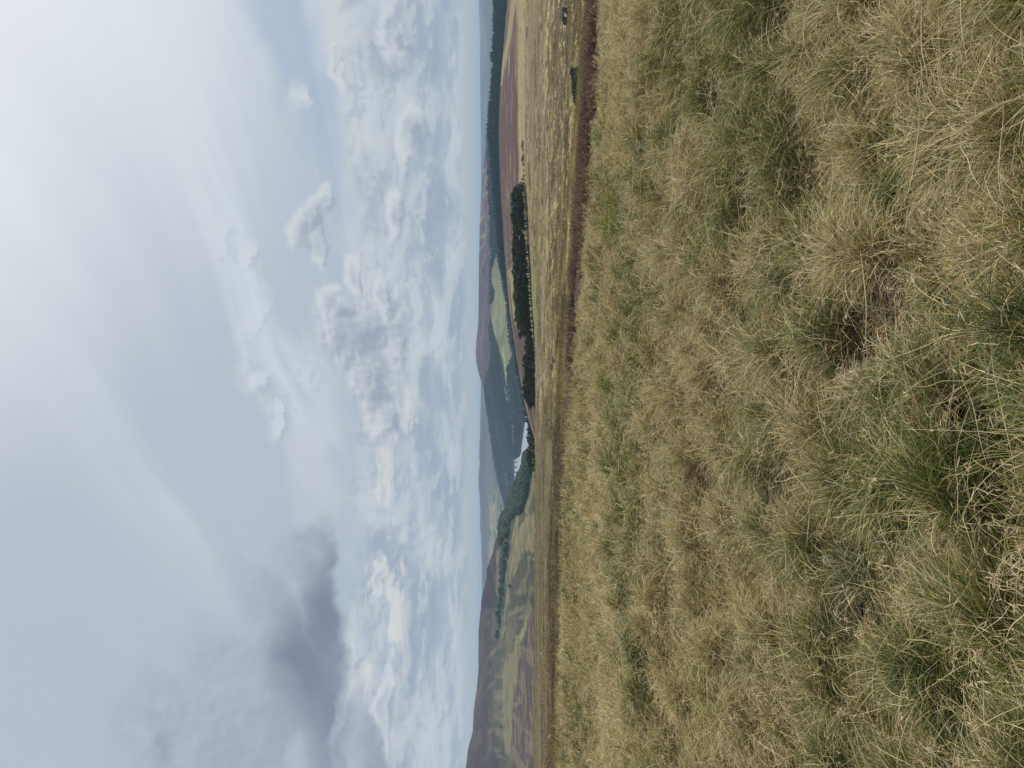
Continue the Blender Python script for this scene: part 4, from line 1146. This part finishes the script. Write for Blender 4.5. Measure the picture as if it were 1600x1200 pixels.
    if len(si):
        tip, pr = P[si, -1], P[si, -2]
        dv = tip - pr
        reps = 5
        b = tip[None] - dv[None] * r.random((reps, len(si), 1)) * 0.9
        q = r.normal(size=(reps, len(si), 3)) * np.array((1, 1, 0.6)); q /= np.linalg.norm(q, axis=2)[..., None]
        ln = (0.012 + 0.02 * r.random((reps, len(si), 1)))
        us = np.linspace(0, 1, k)[None, None, :, None]
        SP = b[:, :, None] + q[:, :, None] * ln[:, :, None] * us
        SP = SP.reshape(-1, k, 3)
        P = np.concatenate([P, SP]); m = len(SP)
        R = np.concatenate([R, np.tile((w[si] * 1.2)[None, :, None] * np.array([.5, 1.1, 1.3, 1.0, .3])[None, None], (reps, 1, 1)).reshape(-1, k)])
        C = np.concatenate([C, np.zeros((m, k, 3)) + np.array((0.50, 0.40, 0.25)) * (0.8 + 0.4 * r.random((m, 1, 1)))])
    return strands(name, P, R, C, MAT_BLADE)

SPOTS = []
for (sy, sV, rad_, idx, amt) in ((318, 970, 0.42, 9, 0.95), (350, 985, 0.35, 9, 0.95), (610, 968, 0.5, 9, 0.9), (650, 972, 0.4, 3, 0.95), (535, 1398, 0.13, 8, 0.98), (500, 1392, 0.11, 8, 0.95),
                               (565, 1402, 0.10, 8, 0.97), (200, 1440, 0.16, 9, 0.7), (210, 1500, 0.12, 3, 0.7), (1080, 1130, 0.2, 9, 0.7), (1070, 1580, 0.12, 9, 0.8), (150, 1500, 0.12, 5, 0.7), (680, 1580, 0.15, 3, 0.8)):
    p = hit(sy, sV); SPOTS.append((sy, idx, rad_, (p.x, p.y), amt))

CLEAR = [(hit(652, 1538), 0.055), (hit(955, 1376), 0.045)]
LOW = [(p_.x, p_.y - 0.10, c_ * 1.3, 0.20) for p_, c_ in CLEAR]
pd_ = hit(535, 1398); LOW.append((pd_.x, pd_.y - 0.33, 0.20, 0.16))
for sy_ in (495, 530, 560): p_ = hit(sy_, 1398); SPOTS.append((sy_, 8, 0.13, (p_.x, p_.y - 0.03), 0.98))
QUAL = 1.0
g1 = grass_field('grass', int(1000000 * QUAL), 1.25, 27.0, -130, 1330, lambda d: np.minimum(1, (3 / d) ** 1.25), 0.27, 17, 0.66)
g2 = grass_field('short_grass', int(330000 * QUAL), 1.25, 27.0, -130, 1330, lambda d: np.minimum(1, (3 / d) ** 1.40), 0.27, 17, 0.9, 5, True)
tag(g2, 'short matted green and brown grass between the tussocks', 'grass', kind='stuff')
tag(g1, 'long straw and green tussock grass filling the foreground', 'grass', kind='stuff')

# ---- tussocks on the slopes beyond the crest
def slope_grass(name, n, d0, d1, y0, y1, size, seed, maskfn, colfn, L0, L1, w0, label, tight=0.33, e_lo=35):
    r = np.random.default_rng(seed)
    x, d = sample_area(n, d0, d1, y0, y1, lambda q: (60 / q) ** 1.2, r)
    ox, oy, dist, cx, cy = tussock_cells(x, d, size, seed)
    h = _hash(cx, cy, seed + 5); h2 = _hash(cx, cy, seed + 6)
    rel = dist / (size * 0.6)
    yy = 600 - x / d * F
    z = G.z_at(x, d); s = (z - EYE) / d
    V = 800 - F * (s * cp + sp) / (cp - s * sp)
    keep = (rel < 0.9) & (h2 > tight) & maskfn(V, yy, d, x)
    x, d, ox, oy, rel, h, z, V, yy = (q[keep] for q in (x, d, ox, oy, rel, h, z, V, yy))
    n = len(x)
    az = np.arctan2(oy, ox) + r.normal(size=n) * 0.6
    L = (L0 + (L1 - L0) * r.random(n)) * (0.6 + 0.8 * h)
    e0 = np.radians(85 - (85 - e_lo) * np.clip(rel, 0, 1) + 8 * r.normal(size=n)); droop = np.radians(30 + 60 * r.random(n))
    P = np.zeros((n, 4, 3)); P[:, 0] = np.stack([x, d, z - 0.03 + 0.12 * np.clip(1 - rel, 0, 1)], 1)
    for j in range(1, 4):
        e = e0 - droop * ((j - .5) / 3)
        P[:, j] = P[:, j - 1] + np.stack([np.cos(e) * np.cos(az), np.cos(e) * np.sin(az), np.sin(e)], 1) * (L / 3)[:, None]
    c = colfn(x, d, yy, V, h, r)
    C = np.repeat(c[:, None], 4, 1)
    w = w0 * np.maximum(1, d / 60) ** 0.9 * (0.7 + 0.6 * r.random(n))
    return tag(strands(name, P, w[:, None] * np.array([1, 1, .8, .3])[None], C, MAT_BLADE), label, 'grass', kind='stuff')

def col_slope(x, d, y, V, h, r):
    n = len(x)
    n1 = fbm(x / 9, d / 14, 601, 3); left = sstep(560, 720, y)
    straw = np.array((0.35, 0.28, 0.12)); ol = np.array((0.145, 0.122, 0.05)); br = np.array((0.085, 0.062, 0.035)); gd = np.array((0.19, 0.15, 0.062))
    f = (sstep(0.42, 0.60, n1 + (h - .5) * 0.30))[:, None]
    c = straw * (1 - f) + ol * f
    cl = gd * (1 - f) + br * f
    c = c * (1 - left[:, None]) + cl * left[:, None]
    return c * (0.75 + 0.5 * r.random((n, 1)))
slope_grass('tussock_grass', int(420000 * QUAL), 29, 400, -150, 1330, 1.7, 23,
            lambda V, y, d, x: ((d > 44) | (y > 600 + 150 * vnoise(x / 3, d / 3, 5))) & ((y + (fbm(x / 25, d / 40, 615, 3) - 0.5) * 260 < 660) | (d < 120 + 80 * vnoise(x / 15, d / 30, 9))) & (fbm(x / 12, d / 20, 611, 3) > 0.36) & ~((V < 858) & (V > 812) & (y < 620) & (fbm(x / 40, d / 20, 613, 2) < 0.62)) & ~(np.abs(d - 133) < 0.1),
            col_slope, 0.35, 0.65, 0.012, 'pale tussock grass scattered over the slope beyond the crest')
slope_grass('bent_grass', int(130000 * QUAL), 60, 430, 560, 1330, 3.0, 29, lambda V, y, d, x: (fbm(x / 20, d / 8, 621, 3) > 0.42) & (y > 600 + 220 * (fbm(x / 25, d / 40, 625, 3) - 0.3)), col_slope, 0.2, 0.4, 0.012, 'brown bent grass on the flat plateau left of the track', 0.2, 25)

def col_heather(x, d, y, V, h, r):
    n = len(x); f = sstep(0.35, 0.7, fbm(x / 1.5, d / 1.5, 631, 3) + (h - .5) * .4)[:, None]
    c = np.array((0.060, 0.030, 0.024)) * (1 - f) + np.array((0.135, 0.075, 0.050)) * f
    k = (r.random(n) < 0.14)[:, None]
    c = np.where(k, np.array((0.33, 0.25, 0.14)), c)
    return c * (0.6 + 0.8 * r.random((n, 1)))
def heather_mask(V, y, d, x):
    return (y < 900) & (fbm(x / 3, d / 6, 641, 4, 0.6) > lerp(0.43, 0.54, sstep(330, 640, y)) + 0.12 * sstep(120, 20, y))
hs = slope_grass('heather', int(260000 * QUAL), 27, 60, -150, 900, 0.9, 37, heather_mask, col_heather, 0.28, 0.55, 0.006, 'reddish brown heather along the bank below the crest', 0.08, 40)
hs['category'] = 'heather'
# rushes in the gully by the track
def rush_mask(V, y, d, x):
    tv = np.interp(y, [440, 470, 500, 530, 545, 575], [884, 884, 880, 874, 871, 862])
    return (np.abs(V - tv) < 5 * fbm(x / 9, d / 9, 655, 2)) & (y > 440) & (y < 580) & (d > 90)
slope_grass('rushes', int(26000 * QUAL), 90, 300, 430, 590, 2.6, 43, rush_mask, lambda x, d, y, V, h, r: np.array((0.055, 0.06, 0.03)) * (0.6 + 0.8 * r.random((len(x), 1))), 0.4, 0.65, 0.016, 'dark rushes in the gully beside the track', 0.80, 55)

# ---------------------------------------------------------------- dung and bare earth in the grass
MAT_DUNG = surf_mat('dry_dung', (0.030, 0.022, 0.017), 0.85, 0.4, 40.0, 5.0, bump=0.004)
def dung(y, V, w, label, seed):
    p = hit(y, V); rr = random.Random(seed)
    bm = bmesh.new()
    from mathutils import noise as mn
    for i in range(9):
        b2 = bmesh.new(); bmesh.ops.create_icosphere(b2, subdivisions=2, radius=0.5)
        s = w * rr.uniform(0.22, 0.42); off = Vector((rr.uniform(-.42, .42) * w, rr.uniform(-.25, .25) * w, rr.uniform(0.02, 0.2) * w))
        rot = Matrix.Rotation(rr.random() * 6, 3, 'X') @ Matrix.Rotation(rr.random() * 6, 3, 'Z')
        vm = {}
        for v in b2.verts:
            q = v.co * (1 + 0.5 * mn.noise(v.co * 3 + off * 90)); q.z *= 0.7
            vm[v] = bm.verts.new(rot @ q * s + off)
        for f in b2.faces: bm.faces.new([vm[v] for v in f.verts])
        b2.free()
    o = link('dung_pile', bm_mesh('dung_pile', bm), MAT_DUNG, None, p + Vector((0, 0, 0.07)))
    return tag(o, label, 'dung')
dung(652, 1538, 0.105, 'dark crumbled dung in the nearest green grass', 5)
dung(955, 1376, 0.075, 'small dark dung lump in a hollow at left of the foreground', 8)

# ---------------------------------------------------------------- haze
lows, highs = [], []
for o in SC.objects:
    if o.type == 'MESH' and o.parent is None and len(o.data.vertices) > 3000:
        a = np.empty(len(o.data.vertices) * 3, np.float32); o.data.vertices.foreach_get('co', a); zz = a[2::3]
        lows.append(zz.min()); highs.append(zz.max())
ZL, ZH = min(lows) - 2.0, max(highs) + 6.0
bm = bmesh.new(); box_bm(bm, 0, 8000, (ZL + ZH) / 2, 34000, 19000, ZH - ZL)
hm_, ht = new_mat('haze')
pv = ht.n('ShaderNodeVolumePrincipled'); pv.inputs['Color'].default_value = (0.38, 0.56, 0.80, 1); pv.inputs['Density'].default_value = 6.5e-5
ho = ht.n('ShaderNodeOutputMaterial'); ht.t.links.new(pv.outputs[0], ho.inputs['Volume'])
hz = link('haze', bm_mesh('haze', bm), hm_)
tag(hz, 'thin blue haze over the valley', 'haze', kind='stuff')
